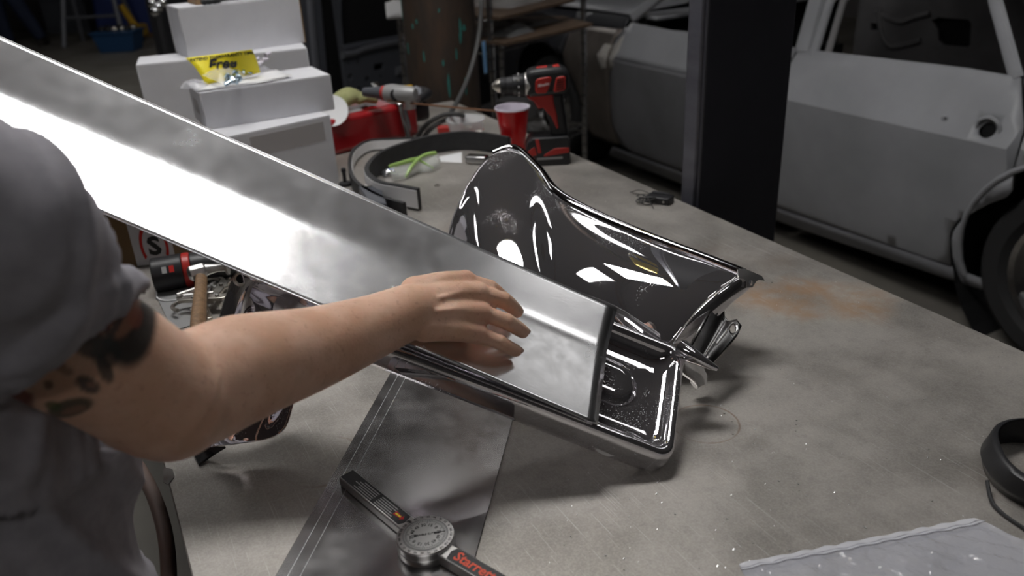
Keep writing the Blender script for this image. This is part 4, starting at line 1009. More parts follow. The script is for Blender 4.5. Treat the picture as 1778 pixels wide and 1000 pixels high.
build(MB().grid([[zmap(u/40, .03*v)+V((0,0,.0008+.0006*math.sin(u*1.9+v))) for u in range(41)] for v in range(3)]), 'opening_band', MT['bag_seal'], zb, smooth=True, angle=0)
rnd = random.Random(2)
for k in range(9):
    u, v = rnd.uniform(.1,.95), rnd.uniform(.2,.75); p = zmap(u, v)+V((0,0,-.0008))
    build(MB().sphere(p, rnd.uniform(.001,.0022), 8, 6, (1.6,1,.4)), 'white_crumb', MT['paper'], zb, smooth=True)
# metal chips on the table top
mb = MB(); rnd = random.Random(77)
for k in range(420):
    px, py = rnd.uniform(950,1778), rnd.uniform(330,990)
    p = P(px, py, .0004)
    if not (.05 < p.x < 1.07) : continue
    a = rnd.uniform(0,3.14); l = rnd.uniform(.0004,.0014); u = V((math.cos(a), math.sin(a), 0))*l; n_ = V((-u.y,u.x,0))*rnd.uniform(.15,.5)
    mb.prism([p-u-n_, p+u-n_, p+u+n_+V((0,0,.0006)), p-u+n_], (0,0,.0004))
o = build(mb, 'metal_chips', MT['scribe']); o['kind'] = 'stuff'; tag(o, 'scattered bright metal chips on the grey table top', 'chips')

# ------------------------------------------------------------------ steel post beside the table
pa, pb, pcx = P(1183,330,-.05), P(1213,338,-.05), P(1347,397,-.05)
PX = tR(1.4).x+.035
pb = KX(1213,320,PX); y0_ = pb.y; fl = KX(1182,310,PX).y
d_ = ray(1349,372); XR = (CAM+d_*((y0_-CAM.y)/d_.y)).x
ps = thing('steel_post', V(((PX+XR)/2, (y0_+fl)/2, 0)), 'dark painted square steel post rising beside the table edge', 'post')
build(MB().box((PX+.004,y0_,.012),(XR,y0_+.012,4.2)), 'front_plate', MT['post_paint'], ps, bevel=.003)
build(MB().box((PX,y0_+.012,.012),(PX+.05,fl,4.2)), 'side_channel', MT['post_paint_lit'], ps, bevel=.006)
build(MB().box((XR-.05,y0_+.012,.012),(XR,fl,4.2)), 'side_channel', MT['post_paint_lit'], ps, bevel=.006)
build(MB().box((PX-.01,y0_-.05,0),(XR+.05,fl+.05,.012)), 'base_plate', MT['post_paint'], ps)
for yy in (y0_-.025, fl+.025): build(MB().lathe([(.014,.012),(.014,.024),(.009,.026)], (PX+.1,yy,0), 6), 'anchor_bolt', MT['steel'], ps)

# yellow chain hoist hung from the roof beam above the post
hc0 = V((1.40,2.04,2.95)); hx = V((.80,.60,0)).normalized()
hz_ = thing('chain_hoist', hc0-V((0,0,.16)), 'yellow chain hoist hanging from the roof beam above the table', 'hoist')
build(MB().tube([hc0-hx*.34, hc0-hx*.32, hc0-hx*.1, hc0+hx*.14, hc0+hx*.32, hc0+hx*.34], [.09,.125,.145,.145,.12,.08], 28), 'motor_drum', mk('hoist_yellow', (.80,.58,.02), .4), hz_, smooth=True)
build(MB().tube([hc0+hx*.02, hc0+hx*.10], .150, 28), 'drum_band', MT['black_plastic'], hz_, smooth=True)
build(MB().tube([hc0+V((0,0,.13)), V((hc0.x,hc0.y,4.2))], .018, 10), 'hanger_rod', MT['steel'], hz_, smooth=True)
build(MB().box((hc0.x-.05,hc0.y-.05,hc0.z-.24),(hc0.x+.05,hc0.y+.05,hc0.z-.12)), 'chain_guide', MT['black_plastic'], hz_, bevel=.01)
hk = [hc0+V((.0,0,-.24)), hc0+V((0,0,-.30)), hc0+hx*.04+V((0,0,-.34)), hc0+hx*.02+V((0,0,-.39)), hc0-hx*.04+V((0,0,-.37)), hc0-hx*.045+V((0,0,-.34))]
build(MB().tube(spline(hk,5), .011, 10), 'hook', MT['steel'], hz_, smooth=True)

# ------------------------------------------------------------------ grey car behind the post
PROF = [(.10,2.80),(.17,2.745),(.25,2.71),(.45,2.665),(.62,2.64),(.725,2.628),(.735,2.631),(.80,2.668),(.88,2.708),(.93,2.738),(.96,2.765),(1.05,2.80),(1.40,2.98)]
def XP(z):
    for (z0,x0),(z1,x1) in zip(PROF, PROF[1:]):
        if z <= z1: return x0+(x1-x0)*(z-z0)/(z1-z0)
    return PROF[-1][1]
def cp(px, py):
    X = 2.66
    for _ in range(8):
        p = KX(px, py, X); X = XP(p.z)
    return (p.y, p.z)
car = thing('car', (3.55,3.0,0), 'grey primered four-door car body parked beyond the post', 'car')
def panel(name, outl, m, holes=(), step=.05, inset=0, parent=None, solid=.012, far=False):
    fn = (lambda u, v: V((XP(v)+inset, u, v))) if not far else (lambda u, v: V((7.1-XP(v)-inset, u, v)))
    return build(MB().patch(outl, [list(h) for h in holes], step, fn), name, m, parent or car, smooth=True, angle=25, solid=solid, off=1 if not far else -1, fixn=False)
belt0, belt1 = cp(1385,83), cp(1785,138)
ylB = belt0[0]; ylR = belt1[0]
crease = lambda y: .735
rdoor = [cp(1389,84), cp(1480,95), cp(1560,104), cp(1680,118), cp(1772,134), cp(1777,220), cp(1750,330), cp(1739,342), cp(1712,352), cp(1689,364), cp(1672,374), cp(1659,387), cp(1650,400), cp(1647,412), cp(1650,461), cp(1550,427), cp(1450,393), cp(1346,358), cp(1352,250), cp(1366,120)]
cc0 = cp(1714,226)
hole = [(cc0[0]+.030*math.cos(t), cc0[1]+.024*math.sin(t)) for t in [2*math.pi*i/18 for i in range(18)]]
rd = panel('rear_door', rdoor, MT['primer_light'], [hole])
hc_ = V((XP(cc0[1])+.004, cc0[0], cc0[1]))
build(MB().lathe([(.034,-.001),(.040,.004),(.045,.0015),(.047,-.003)], hc_-V((.002,0,0)), 26, (-1,0,0), caps=False), 'handle_dish', MT['primer_light'], rd, smooth=True, solid=.002)
build(MB().lathe([(.0001,-.03),(.036,-.03),(.036,-.012)], hc_, 20, (-1,0,0)), 'handle_opening', MT['black_void'], rd)
lk = cp(1640,206); build(MB().lathe([(.0001,.004),(.007,.004),(.012,.002),(.014,-.002)], V((XP(lk[1])-.001, lk[0], lk[1])), 18, (-1,0,0)), 'lock_boss', MT['primer_light'], rd, smooth=True)
build(MB().lathe([(.0001,.0048),(.004,.0048),(.004,.003)], V((XP(lk[1])-.001, lk[0]-.006, lk[1]+.003)), 10, (-1,0,0)), 'lock_hole', MT['black_void'], rd)
fdoor = [cp(1086,47), cp(1070,66), cp(1063,84), cp(1059,120), cp(1058,152), cp(1063,215), cp(1078,251)]
zb0 = rdoor[17][1]
fdoor += [(fdoor[-1][0]-.10, zb0+.005), (rdoor[17][0]+.012, zb0), (rdoor[18][0]+.012, rdoor[18][1]), (rdoor[19][0]+.012, rdoor[19][1]), (rdoor[0][0]+.012, rdoor[0][1]), (rdoor[0][0]+.5, .93)]
fd_ = panel('front_door', fdoor, MT['primer_mid'])
zt = .735
up = [q for q in fdoor if q[1] > zt]
panel('door_upper_lit', [(fdoor[1][0]-.03,.78), (fdoor[1][0]-.05,.74), (rdoor[19][0]+.02,.74), (rdoor[19][0]+.02,.90), (fdoor[0][0]-.03,.92)], MT['primer_light'], inset=-.0015, parent=fd_, solid=.001)  # paler band: light caught above the crease, put into the colour
panel('filler_patch', [(fdoor[1][0]-.005,.80), (fdoor[2][0]-.006,.74), (fdoor[2][0]-.01,.66), (fdoor[2][0]-.055,.70), (fdoor[2][0]-.07,.78), (fdoor[1][0]-.06,.86)], MT['filler'], inset=-.0025, parent=fd_, solid=.001)
# sill
sl0, sl1 = cp(1347,383), cp(1676,494)
rk = [(rdoor[14][0]-.02, rdoor[14][1]-.01), (sl1[0]-.02, sl1[1]), (sl0[0], sl0[1]), (fdoor[-7][0]+.25, sl0[1]), (fdoor[-7][0]+.12, zb0-.012), (rdoor[17][0], zb0-.012)]
panel('sill', rk, MT['primer_mid'])
# quarter panel with wheel arch
wy, wz, wr = cp(1704,509)[0]-.325, .325, .325
arch = [(wy+.40*math.cos(t), .335+.40*math.sin(t)) for t in [math.radians(-18+216*i/24) for i in range(25)]]
dr_edge = rdoor[4:15]
qp = [(q[0]-.012, q[1]) for q in dr_edge] + [(sl1[0]+.0, sl1[1])] 
qp += [a_ for a_ in reversed(arch)]
qp += [(wy-.62,.24), (wy-1.15,.34), (wy-1.25,.80), (wy-1.15,.93), (wy-.3,.96)]
qp2 = []
for q in qp:
    if not qp2 or (abs(q[0]-qp2[-1][0])+abs(q[1]-qp2[-1][1])) > .004: qp2.append(q)
panel('quarter_panel', qp2, MT['primer_light'])
ar = [V((XP(z)+.002, y, z)) for y, z in arch]
build(MB().tube(ar, .010, 8), 'arch_lip', MT['primer_light'], car, smooth=True)
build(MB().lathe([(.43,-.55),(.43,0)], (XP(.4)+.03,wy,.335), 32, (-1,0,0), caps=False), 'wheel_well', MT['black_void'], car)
def wheel_parts(yc, first):
    c = V((2.79, yc, wz))
    ty = build(MB().lathe([(.225,.075),(.25,.098),(.30,.10),(.318,.085),(.325,.05),(.325,-.07),(.31,-.10),(.225,-.09)], c, 44, (-1,0,0), caps=False), 'tyre', MT['tyre'], car, smooth=True)
    rm = build(MB().lathe([(.225,.075),(.222,.085),(.205,.078),(.195,.04),(.18,.02),(.10,.045),(.06,.055),(.0001,.058)], c, 40, (-1,0,0), caps=False), 'wheel_rim', MT['chrome_dull'], car, smooth=True)
    for k in range(5):
        a = 2*math.pi*k/5; build(MB().lathe([(.012,.04),(.012,.062),(.008,.066)], c+V((0,.085*math.cos(a),.085*math.sin(a))), 6, (-1,0,0)), 'lug_nut', MT['steel'], rm)
wheel_parts(wy, True); wheel_parts(fdoor[0][0]+.78, False)
# front fender: bare steel behind, dark primer ahead
fr0 = fdoor[0][0]+.012
fy = fdoor[0][0]+.78
farch = [(fy+.41*math.cos(t), .335+.41*math.sin(t)) for t in [math.radians(-10+200*i/20) for i in range(21)]]
yb = fy-.30
lead = [(q[0]+.012, q[1]) for q in fdoor[0:7]]
seam = cp(978,110)[0]
bare = lead + [(lead[-1][0]+.10,.22), (fy-.45,.22)] + [a_ for a_ in reversed(farch) if a_[0] < min(seam, fy-.02)]
lastz = bare[-1][1]
bare += [(seam, max(lastz,.70)), (seam,.86), (lead[0][0]+.05,.88)]
panel('fender_bare_steel', bare, MT['bare_steel'])
panel('fender_top', [(lead[0][0],.885), (seam,.865), (seam,.935), (lead[0][0],.95)], MT['fender_dark'])
panel('fender_filler', [(lead[1][0]+.004,.80),(lead[1][0]+.07,.80),(lead[1][0]+.10,.74),(lead[2][0]+.06,.66),(lead[2][0]+.004,.68)], MT['filler'], inset=-.0025, solid=.001)
fro = [(seam+.006,.935), (seam+.006,.70)] + [a_ for a_ in reversed(farch) if a_[0] > seam+.02] + [(fy+.55,.26), (fy+.95,.40), (fy+.98,.86), (fy+.9,.93)]
panel('fender_front', fro, MT['fender_dark'])
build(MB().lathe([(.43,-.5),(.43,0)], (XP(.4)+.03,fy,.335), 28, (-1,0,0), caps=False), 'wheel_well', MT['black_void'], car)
# hood, cowl, roof, pillars, glass-less openings, inner shell
hy0, hy1 = fr0+.02, fy+.92
rows = [[V((2.765+ (1.57*u/10), y, .945+.035*math.sin(math.pi*u/10)+.01*(1-k/6))) for u in range(11)] for k, y in enumerate([hy0+(hy1-hy0)*k/6 for k in range(7)])]
build(MB().grid(rows), 'hood', MT['primer_light'], car, smooth=True, solid=.01)
build(MB().box((2.80,fr0-.18,.93),(4.3,fr0+.02,.955)), 'cowl', MT['primer_light'], car, bevel=.01)
rows = [[V((2.98+1.14*u/8, y, 1.385+.06*math.sin(math.pi*u/8)+.02*math.sin(math.pi*k/6))) for u in range(9)] for k, y in enumerate([fr0-.75+(wy-.1-fr0+.75)*k/6 for k in range(7)])]
build(MB().grid(rows), 'roof', MT['primer_light'], car, smooth=True, solid=.03)
def pillar(pts_, w_, m, name='pillar', parent=None):
    for sgn in (0, 1):
        q = [V((x if sgn == 0 else 7.1-x, y, z)) for x, y, z in pts_]
        build(MB().tube(q, w_, 8, flat=.6, upv=(1,0,0)), name, m, parent or car, smooth=True)
pillar([(2.76,fr0-.02,.94),(2.83,fr0-.28,1.12),(2.98,fr0-.72,1.39)], .032, MT['primer_light'], 'windscreen_pillar')
bp0 = cp(1385,84)
bt = cp(1425,0)
pillar([(XP(.93)+.01,rdoor[0][0]-.01,.90),(XP(bt[1])+.01,bt[0]+.02,bt[1]),(2.97,bt[0]-.12,1.39)], .050, MT['primer_light'], 'centre_pillar')
pillar([(XP(.93)-.004,rdoor[0][0]-.075,.90),(XP(bt[1])-.004,bt[0]-.055,bt[1]),(2.965,bt[0]-.22,1.39)], .022, MT['primer_light'], 'door_frame')
pillar([(XP(.93)+.02,rdoor[0][0]-.125,.90),(XP(bt[1])+.02,bt[0]-.10,bt[1]),(2.975,bt[0]-.27,1.39)], .018, MT['car_inner'], 'window_channel')
q0, q1_ = cp(1768,128), cp(1728,0)
pillar([(XP(q0[1]),q0[0],q0[1]-.02),(XP(q1_[1]),q1_[0],q1_[1]),(2.965,q1_[0]+.13,1.39)], .026, MT['primer_light'], 'door_frame')
pillar([(XP(.95),q0[0]-.14,.92),(XP(1.1),q0[0]-.10,1.1),(2.96,q0[0]+.06,1.38)], .085, MT['primer_light'], 'rear_pillar')
# far side of the body, seen through the rear window opening
zi = lambda px, py: (lambda p: (p.y, p.z))(KX(px, py, 4.32))
big = [zi(*q) for q in ((1620,35),(1632,30),(1683,34),(1688,40),(1686,78),(1680,82),(1640,78),(1632,70),(1630,52))]
sm1 = [zi(1540+4*math.cos(t), 72+4*math.sin(t)) for t in [2*math.pi*i/10 for i in range(10)]]
sm2 = [zi(*q) for q in ((1513,40),(1531,40),(1531,52),(1513,52))]
far_o = [(wy+.25,.30),(wy+.25,1.36),(fr0-.5,1.36),(fr0-.2,.95),(fr0-.2,.30)]
fi = build(MB().patch(far_o, [big, sm1, sm2], .12, lambda u, v: V((4.32, u, v))), 'far_inner_panel', MT['car_inner'], car, solid=.02)
rib = [KX(1528,15,4.31), KX(1530,50,4.31), KX(1545,80,4.31), KX(1580,76,4.31), KX(1600,70,4.31)]
build(MB().tube(spline(rib,5), .018, 8), 'pressed_rib', MT['car_inner'], fi, smooth=True)
rib = [KX(1520,20,4.31), KX(1560,38,4.31), KX(1590,30,4.31), KX(1615,24,4.31)]
build(MB().tube(spline(rib,5), .016, 8), 'pressed_rib', MT['car_inner'], fi, smooth=True)
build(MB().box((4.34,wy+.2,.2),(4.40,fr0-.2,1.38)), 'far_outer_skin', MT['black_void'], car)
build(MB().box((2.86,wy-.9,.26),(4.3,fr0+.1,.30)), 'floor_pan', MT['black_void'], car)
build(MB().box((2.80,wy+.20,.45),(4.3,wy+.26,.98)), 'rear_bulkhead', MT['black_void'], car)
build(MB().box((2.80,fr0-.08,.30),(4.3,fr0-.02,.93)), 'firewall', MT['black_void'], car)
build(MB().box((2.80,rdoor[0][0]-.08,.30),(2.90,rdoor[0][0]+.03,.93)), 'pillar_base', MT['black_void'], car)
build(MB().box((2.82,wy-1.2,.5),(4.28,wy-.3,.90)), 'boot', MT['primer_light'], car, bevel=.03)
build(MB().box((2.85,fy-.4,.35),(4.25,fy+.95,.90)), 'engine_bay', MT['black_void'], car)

# ------------------------------------------------------------------ brown pipe column
pc_ = D(772,150,3.05); r_ = 61*3.05/1415
pp = thing('pipe_column', (pc_.x,pc_.y,0), 'thick brown rusty steel pipe with green paint flecks behind the table', 'pipe')
build(MB().lathe([(r_,0),(r_,4.2)], (pc_.x,pc_.y,0), 40), 'pipe', MT['pipe_brown'], pp, smooth=True)
rnd = random.Random(12)
for px, py, w_, h_ in ((806,50,.012,.09),(812,48,.02,.03),(799,95,.008,.05),(728,45,.012,.02),(735,35,.01,.02),(702,15,.012,.10),(746,100,.008,.05),(787,155,.012,.09),(814,160,.01,.07),(772,14,.01,.015),(805,65,.01,.05),(718,90,.01,.05),(778,110,.01,.03)):
    u_ = max(-.96, min(.96, (px-772-(py-100)*.06)/61)); az_ = math.atan2(-R0.y, R0.x)
    ang = math.asin(u_); nv = (-V((FW.x,FW.y,0)).normalized())*math.cos(ang)+V((R0.x,R0.y,0))*math.sin(ang); tv = V((-nv.y,nv.x,0))
    z_ = D(px,py,3.0-r_).z; c = V((pc_.x,pc_.y,z_))+nv*(r_+.0008)
    pts_ = [c+tv*(w_*.5*math.cos(a)*rnd.uniform(.5,1.1))+V((0,0,h_*.5*math.sin(a)*rnd.uniform(.6,1.1))) for a in [2*math.pi*i/9 for i in range(9)]]
    build(MB().prism(pts_, nv*-.004), 'paint_fleck', MT['pipe_paint'], pp)
o = build(MB().tube(spline([D(836,0,2.75), D(832,60,2.75), D(818,120,2.72), D(800,165,2.66), D(783,195,2.6)],6), .008, 8), 'hanging_cable', MT['cable'], smooth=True); tag(o, 'dark cable hanging down in front of the brown pipe', 'cable')

# ------------------------------------------------------------------ wire shelf rack
da, dbv = V((.896,.445,0)), V((-.445,.896,0))
A_ = D(857,150,3.45); A_.z = 0
def solve_len(px, py):
    best = min(range(1,400), key=lambda k: abs((lambda q: 889+FPX*(q-CAM).dot(RT)/(q-CAM).dot(FW))(A_+da*k*.005+V((0,0,D(px,py,3.3).z)))-px))
    return best*.005
wl = solve_len(1014,150)
rk_ = thing('wire_rack', A_+da*wl/2+dbv*.25, 'chrome wire shelf rack behind the drill', 'shelf rack')
corners = [A_, A_+da*wl, A_+da*wl+dbv*.5, A_+dbv*.5]
for c in corners:
    po = build(MB().tube([c, c+V((0,0,1.95))], .0135, 12), 'post', MT['chrome_dull'], rk_, smooth=True)
    for k in range(36): build(MB().lathe([(.0145,-.0025),(.0145,.0025)], c+V((0,0,.15+.05*k)), 12), 'post_groove', MT['dark_frame'], po)
def zat(px, py, p):
    d_ = ray(px, py); t_ = ((p-CAM).dot(V((FW.x,FW.y,0))))/(d_.dot(V((FW.x,FW.y,0)))); return (CAM+d_*t_).z
zs = [zat(1014,215,A_+da*wl), zat(930,56,A_+da*wl*.5)]
for z in zs:
    sh_ = build(MB().tube([c+V((0,0,z)) for c in corners]+[corners[0]+V((0,0,z))], .005, 8), 'shelf_frame', MT['chrome_dull'], rk_)
    build(MB().tube([c+V((0,0,z-.035)) for c in corners]+[corners[0]+V((0,0,z-.035))], .004, 8), 'shelf_rail', MT['chrome_dull'], rk_)
    for k in range(1, 24):
        p = A_+da*wl*k/24+V((0,0,z)); build(MB().tube([p, p+dbv*.5], .002, 6), 'shelf_wire', MT['chrome_dull'], rk_)
z = zs[1]
o = build(MB(frame(A_+V((0,0,z+.006)), da)).prism([(-.03,-.10,0),(wl*.75,-.16,0),(wl*1.0,.12,0),(wl*.9,.45,0),(.02,.46,0)], (0,0,.012)), 'cardboard_sheet', MT['cardboard_dark']); tag(o, 'flat cardboard sheet lying on the upper rack shelf', 'cardboard')
o = build(MB(frame(A_+V((0,0,z+.10)), da)).prism([(.0,-.05,0),(wl*.85,-.02,.0),(wl*.85,.4,.02),(.0,.42,.02)], (0,0,.012)), 'cardboard_sheet', MT['cardboard_dark']); tag(o, 'upper cardboard sheet resting on plastic bundles on the rack', 'cardboard')
for i, (u, v, ex, ey, h, zz) in enumerate(((.25,.1,.10,.14,.055,.02),(.65,.2,.13,.16,.055,.02),(.3,.1,.13,.14,.12,.135),(.68,.15,.13,.16,.14,.135))):
    o = build(MB().grid(lump(A_+da*wl*u+dbv*v+V((0,0,z+zz)), da, dbv, ex, ey, h, 50+i, 12)), 'plastic_bundle', MT['film_dark'], smooth=True, angle=0)
    tag(o, ['milky plastic bundle under the upper cardboard beside the rack post','shiny foil bundle under the upper cardboard on the rack','milky plastic bundle on the upper cardboard next to the brown pipe','shiny foil bundle on the upper cardboard on the rack'][i], 'bundle', 'wrapped bundles on the rack')
for i, (u, v, s_, m_) in enumerate(((.15,.2,.13,'black_plastic'),(.5,.25,.16,'dark_frame'),(.95,.38,.10,'tool_grey'))):
    c = A_+da*wl*u+dbv*v+V((0,0,zs[0]+.006)); M_ = frame(c, da)
    t = thing('parts_bin', c, ['black parts bin at the post end of the lower rack shelf','dark metal parts bin in the middle of the lower rack shelf','grey parts bin on the lower rack shelf near the car'][i], 'bin', 'bins on the lower rack shelf')
    build(MB(M_).box((-s_/2,-.08,0),(s_/2,.1,s_*.8)), 'bin_body', MT[m_], t, bevel=.008); build(MB(M_).box((-s_/2-.005,-.085,s_*.8),(s_/2+.005,.105,s_*.8+.012)), 'bin_rim', MT[m_], t, bevel=.003)
# chrome-rimmed wheel of a caster lamp behind the drill
lc = A_+da*wl*.80+dbv*.06; lc.z = zs[0]+.07; rg = V((lc.x,lc.y,zs[0]+.006)); t = thing('work_lamp', rg, 'round black work lamp with chrome rim on the lower rack shelf', 'lamp')
ax_ = (RT*.85-FW*.4); ax_.z = 0
build(MB().lathe([(0.0290,-0.0725),(0.0551,-0.0508),(0.0580,-0.0072),(0.0580,0.0000)], lc, 28, ax_), 'lamp_shell', MT['black_plastic'], t, smooth=True)
build(MB().lathe([(0.0580,-0.0058),(0.0660,0.0000),(0.0660,0.0087),(0.0580,0.0130),(0.0536,0.0058)], lc, 32, ax_), 'lamp_rim', MT['chrome_plain'], t, smooth=True)
build(MB().lathe([(0.0536,0.0043),(0.0001,0.0072)], lc, 24, ax_), 'lens', MT['glass_dark'], t, smooth=True)
build(MB().box((lc.x-.012,lc.y-.012,rg.z),(lc.x+.012,lc.y+.012,lc.z-.03)), 'lamp_foot', MT['black_plastic'], t)
bl = A_+da*(-.005)+V((0,0,0)); zc0 = zat(838,100,A_)
o = build(MB(frame(V((bl.x-.04,bl.y-.02,zc0-.06)), da)).box((0,0,0),(.016,.012,.13)), 'blue_tag', mk('blue_tag', (.25,.5,.85), .3), bevel=.004); tag(o, 'light blue plastic tag hanging on the rack post', 'tag')
# angle bracket and junk at the left end of the rack
o = build(MB().grid(lump(D(690,18,3.55), R0, (0,0,1), .05, .035, .03, 71, 8)), 'crumpled_paper', MT['paper'], smooth=True, solid=.001); tag(o, 'crumpled paper on the rack wires beside the brown pipe', 'paper')

# ------------------------------------------------------------------ dark truck with its door panel toward us
tp0 = D(600,120,5.2); tn = V((da.y,-da.x,0))
def TP(px, py, off=0):
    d_ = ray(px, py); t_ = ((tp0+tn*off-CAM).dot(tn))/d_.dot(tn); p = CAM+d_*t_
    return ((p-tp0).dot(da), p.z)
def tmap(off): return lambda u, v: V((tp0.x, tp0.y, 0))+da*u+tn*off+V((0,0,v))
tk_ = thing('truck', (tp0.x, tp0.y, 0), 'dark grey truck with a bare perforated door behind the cartons', 'truck')
def tpoly(pxs, off=0): return [TP(x, y, off) for x, y in pxs]
dlo, dhi = .45, TP(600,0)[1]+.45
uL, uR = TP(575,60)[0], TP(735,60)[0]
win = tpoly(((582,78),(578,30),(578,-60),(705,-80),(712,58),(700,61)))
def circ(px, py, r): c = TP(px, py); return [(c[0]+r*math.cos(t), c[1]+r*math.sin(t)) for t in [2*math.pi*i/10 for i in range(10)]]
holes = [win]+[circ(x, y, r*.0037) for x, y, r in ((590,108,3.5),(605,107,3),(594,132,5.5),(624,136,6),(647,131,3),(609,152,4),(620,153,4.5))]+[tpoly(((635,110),(652,108),(652,119),(635,121)))]
outl = [(uL,dlo),(uR,dlo),(uR,dhi),(uL,dhi)]
dp = build(MB().patch(outl, holes, .12, tmap(.06)), 'door_panel', MT['truck_grey'], tk_, solid=.03)
build(MB().prism([tmap(-.05)(u, v) for u, v in [(uL,dlo),(uR,dlo),(uR,dhi),(uL,dhi)]], tn*-.03), 'door_skin', MT['black_void'], tk_)
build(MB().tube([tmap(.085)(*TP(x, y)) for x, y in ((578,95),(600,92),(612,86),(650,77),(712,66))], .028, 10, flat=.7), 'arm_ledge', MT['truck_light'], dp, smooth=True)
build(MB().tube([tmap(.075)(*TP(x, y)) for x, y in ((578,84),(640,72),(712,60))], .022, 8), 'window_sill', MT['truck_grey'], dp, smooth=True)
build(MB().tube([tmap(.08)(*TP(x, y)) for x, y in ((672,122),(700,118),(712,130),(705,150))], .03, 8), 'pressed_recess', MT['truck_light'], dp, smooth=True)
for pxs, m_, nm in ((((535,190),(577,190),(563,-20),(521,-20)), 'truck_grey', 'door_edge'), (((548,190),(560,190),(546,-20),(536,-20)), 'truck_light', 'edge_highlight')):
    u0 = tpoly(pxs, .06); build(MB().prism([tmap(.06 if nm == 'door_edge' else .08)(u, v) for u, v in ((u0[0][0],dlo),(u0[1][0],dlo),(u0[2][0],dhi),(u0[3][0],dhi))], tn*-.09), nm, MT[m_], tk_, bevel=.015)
M_ = Matrix.Translation((tp0.x,tp0.y,0)) @ Matrix(((da.x,-tn.x,0,0),(da.y,-tn.y,0,0),(0,0,1,0),(0,0,0,1)))
build(MB(M_).box((uL-.1,.10,.45),(uR+1.1,1.8,1.15)), 'cab_body', MT['fender_dark'], tk_, bevel=.04)
build(MB(M_).box((uL+.0,.20,1.15),(uR+.3,1.7,1.95)), 'cab_top', MT['black_void'], tk_, bevel=.08)
for uu in (uL+.25, uR+.75):
    for vv in (.14, 1.6): build(MB(M_).lathe([(.22,-.11),(.36,-.12),(.38,-.08),(.38,.08),(.36,.12),(.22,.11)], (uu,vv+.06,.38), 28, (0,1,0)), 'tyre', MT['tyre'], tk_, smooth=True)
build(MB(M_).box((uR+1.1,.25,.55),(uR+1.5,1.7,1.0)), 'front_clip', MT['fender_dark'], tk_, bevel=.05)

# ------------------------------------------------------------------ far floor: bystander, stands, bins
def F0(px, py): return P(px, py, -TZ)
b0 = F0(70,78); bs = thing('person', (b0.x,b0.y,0), 'person in blue jeans walking far across the shop floor', 'person')
bx = V((R0.x,R0.y,0)); bf = V((FW.x,FW.y,0)).normalized()
BB = MB()
def bl_(x, y, z): return V((b0.x,b0.y,0))+bx*x+bf*y+V((0,0,z))
def blimb(pts_, rs):
    sp = spline(pts_,5); BB.tube(sp, lerps(rs,len(sp)), 12); BB.sphere(sp[0], rs[0]); BB.sphere(sp[-1], rs[-1])
blimb([bl_(-.42,0,.92), bl_(-.46,0,.5), bl_(-.44,.0,.08)], [.11,.08,.055]); blimb([bl_(-.30,0,.92), bl_(-.10,-.05,.5), bl_(.06,0,.09)], [.11,.08,.055])
blimb([bl_(-.36,0,.92), bl_(-.36,0,1.2), bl_(-.36,0,1.42)], [.16,.16,.14]); blimb([bl_(-.36,0,1.45), bl_(-.36,0,1.56)], [.06,.06]); BB.sphere(bl_(-.36,0,1.66), .11, 14, 10, (.8,.95,1.1))
blimb([bl_(-.55,0,1.4), bl_(-.6,0,1.12), bl_(-.55,-.12,.9)], [.065,.05,.04]); blimb([bl_(-.17,0,1.4), bl_(-.12,0,1.12), bl_(-.16,-.12,.9)], [.065,.05,.04])
bme = remesh(BB, .014, 3); bo2 = link_mesh(bme, 'body', MT['skin'], bs)
JJ = MB()
def jl(pts_, rs): sp = spline(pts_,5); JJ.tube(sp, lerps(rs,len(sp)), 14)
jl([bl_(-.42,0,.92), bl_(-.46,0,.5), bl_(-.44,0,.06)], [.135,.105,.085]); jl([bl_(-.30,0,.92), bl_(-.10,-.05,.5), bl_(.05,0,.09)], [.135,.105,.085]); JJ.sphere(bl_(-.36,0,.92), .18, 14, 10, (1,.8,.8))
link_mesh(remesh(JJ, .016, 2), 'jeans', MT['jeans'], bs)
TT = MB(); sp = [bl_(-.36,0,.9), bl_(-.36,0,1.2), bl_(-.36,0,1.44)]; TT.tube(sp, [.20,.20,.17], 16); TT.tube([bl_(-.5,0,1.42), bl_(-.6,0,1.2)], [.09,.08], 12); TT.tube([bl_(-.22,0,1.42), bl_(-.12,0,1.2)], [.09,.08], 12)
link_mesh(remesh(TT, .018, 2), 't_shirt', MT['trousers'], bs)
for x_ in (-.44, .07):
    X = MB(); X.tube([bl_(x_,.05,.05), bl_(x_+.02,-.16,.04)], [.055,.045], 12); build(X, 'shoe', MT['shoe'], bs, smooth=True)
def trestle(px, py, h, w_, m_, label, nm='sawhorse', cat='stand'):
    c = F0(px, py); c.z = 0; t = thing(nm, c, label, cat); M_ = camx(c)
    build(MB(M_).box((-w_/2,-.08,h-.08),(w_/2,.08,h)), 'top_beam', MT[m_], t, bevel=.01)
    for sx in (-1,1):
        for sy in (-1,1):
            build(MB(M_).tube([(sx*w_*.35,sy*.06,h-.06),(sx*w_*.48,sy*.30,.0)], .035, 8), 'leg', MT[m_], t)
    build(MB(M_).tube([(-w_*.43,-.2,h*.4),(w_*.43,-.2,h*.4)], .02, 8), 'stretcher', MT[m_], t)
trestle(180,74,.95,.9,'truck_light','grey steel sawhorse standing far across the shop floor')
c = F0(212,88); c.z = 0; M_ = camx(c); t = thing('storage_bin', c, 'blue storage bin filled with parts beside the far sawhorse', 'bin')
build(MB(M_).loft([[(-.22,-.16,0),(.22,-.16,0),(.22,.16,0),(-.22,.16,0)], [(-.27,-.2,.24),(.27,-.2,.24),(.27,.2,.24),(-.27,.2,.24)]]), 'bin_body', MT['blue_paint'], t, bevel=.01)
build(MB(M_).box((-.29,-.22,.24),(.29,.22,.265)), 'bin_rim', MT['blue_paint'], t, bevel=.008)
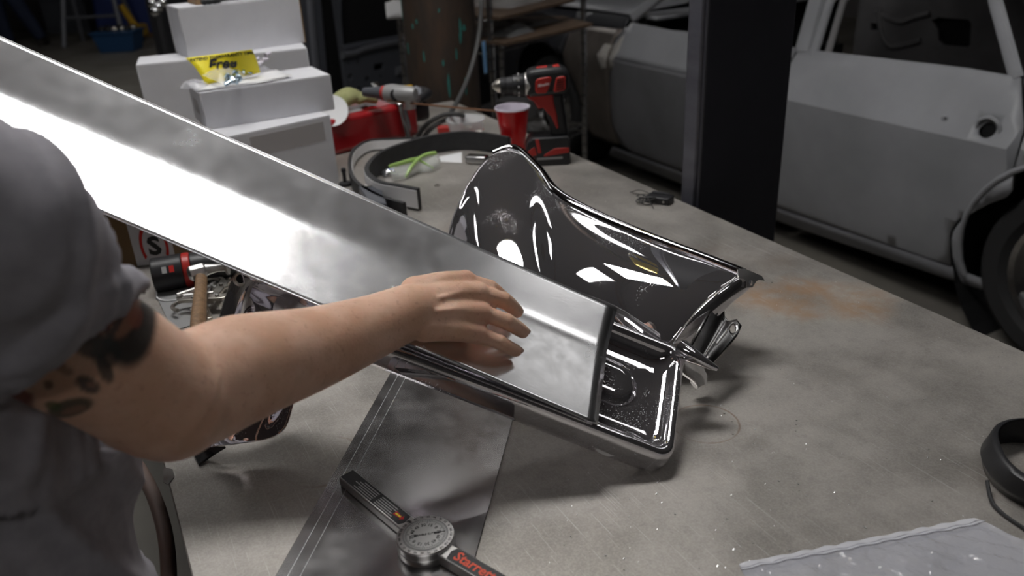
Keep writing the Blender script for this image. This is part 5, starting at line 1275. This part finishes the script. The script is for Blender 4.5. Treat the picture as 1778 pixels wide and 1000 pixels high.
for k in range(8): build(MB(M_).sphere((-.2+.057*k,.05*math.sin(k*2),.28), .05, 10, 6), 'part_piece', MT['nickel' if k % 2 else 'dark_frame'], t, smooth=True)
c = F0(236,72); c.z = 0; M_ = camx(c); t = thing('floor_jack', c, 'yellow floor jack next to the far blue bin', 'jack')
build(MB(M_).box((-.12,-.2,.06),(.12,.25,.22)), 'jack_frame', MT['yellow_paint'], t, bevel=.02); build(MB(M_).tube([(0,.1,.2),(-.12,.05,.5)], .05, 10), 'lift_arm', MT['yellow_paint'], t, smooth=True)
for sx in (-.13,.13): build(MB(M_).lathe([(.06,-.02),(.06,.02)], (sx,-.12,.06), 16, (1,0,0)), 'jack_wheel', MT['tyre'], t, smooth=True)
c = F0(255,58); c.z = 0; M_ = camx(c); t = thing('covered_machine', c, 'blue tarp covered machine at the far end of the shop', 'machine')
build(MB(M_).loft([[(-.6,-.4,.0),(.6,-.4,.0),(.6,.4,0),(-.6,.4,0)], [(-.55,-.35,.7),(.55,-.35,.7),(.55,.35,.7),(-.55,.35,.7)], [(-.3,-.2,1.1),(.3,-.2,1.1),(.3,.2,1.1),(-.3,.2,1.1)]]), 'tarp', MT['blue_tarp'], t, bevel=.06); build(MB(M_).box((-.62,-.42,0),(.62,.42,.05)), 'skid', MT['orange_wood'], t)
c = F0(120,58); c.z = 0; M_ = camx(c); t = thing('tool_cabinet', c, 'dark tall cabinet at the far end behind the bystander', 'cabinet')
build(MB(M_).box((-.35,0,0),(.35,.5,1.7)), 'cabinet_body', MT['truck_grey'], t, bevel=.01)
for k in range(4): build(MB(M_).box((-.32,-.015,.1+.4*k),(.32,0,.46+.4*k)), 'drawer', MT['truck_grey'], t, bevel=.005)
c = F0(285,52); c.z = 0; c = D(272,14,4.2); c.z = 0; t = thing('gauge_stand', c, 'stand with shiny round chrome fittings behind the cartons', 'stand')
zz = D(272,14,4.2).z
build(MB().tube([c, c+V((0,0,zz))], .02, 8), 'stand_pole', MT['dark_frame'], t); build(MB().lathe([(.15,0),(.15,.02)], c, 20), 'stand_foot', MT['dark_frame'], t)
for px, py in ((266,6),(284,4),(270,20),(276,12)): build(MB().sphere(D(px,py,4.2), .026, 14, 10), 'chrome_ball', MT['chrome_plain'], t, smooth=True)
# air hose on the floor side of the table
hp = [V((-.16,1.05,1.02)), D(195,770,1.12), D(228,795,1.08), D(262,850,1.02), D(285,920,.96), D(293,1000,.92), D(288,1100,.88)]
hs_ = spline(hp, 7); q = hs_[-1]; hs_ += spline([q, V((q.x-.02,q.y-.05,.45)), V((q.x-.10,q.y,.02)), V((q.x-.5,q.y+.2,.014))],7)[1:]
hs_ = [V((-.30,1.5,.014)), V((-.24,1.3,.5))] + hs_
ho_ = thing('air_hose', V((hs_[-1].x,hs_[-1].y,0)), 'dusty brown rubber air hose looping beside the table edge', 'hose')
build(MB().tube(spline(hs_,3), .0088, 12), 'hose_tube', MT['hose'], ho_, smooth=True)
c = D(193,768,1.12); build(MB().tube([c-V((.03,-.03,-.012)), c], .012, 10), 'hose_ferrule', MT['dark_frame'], ho_, smooth=True)
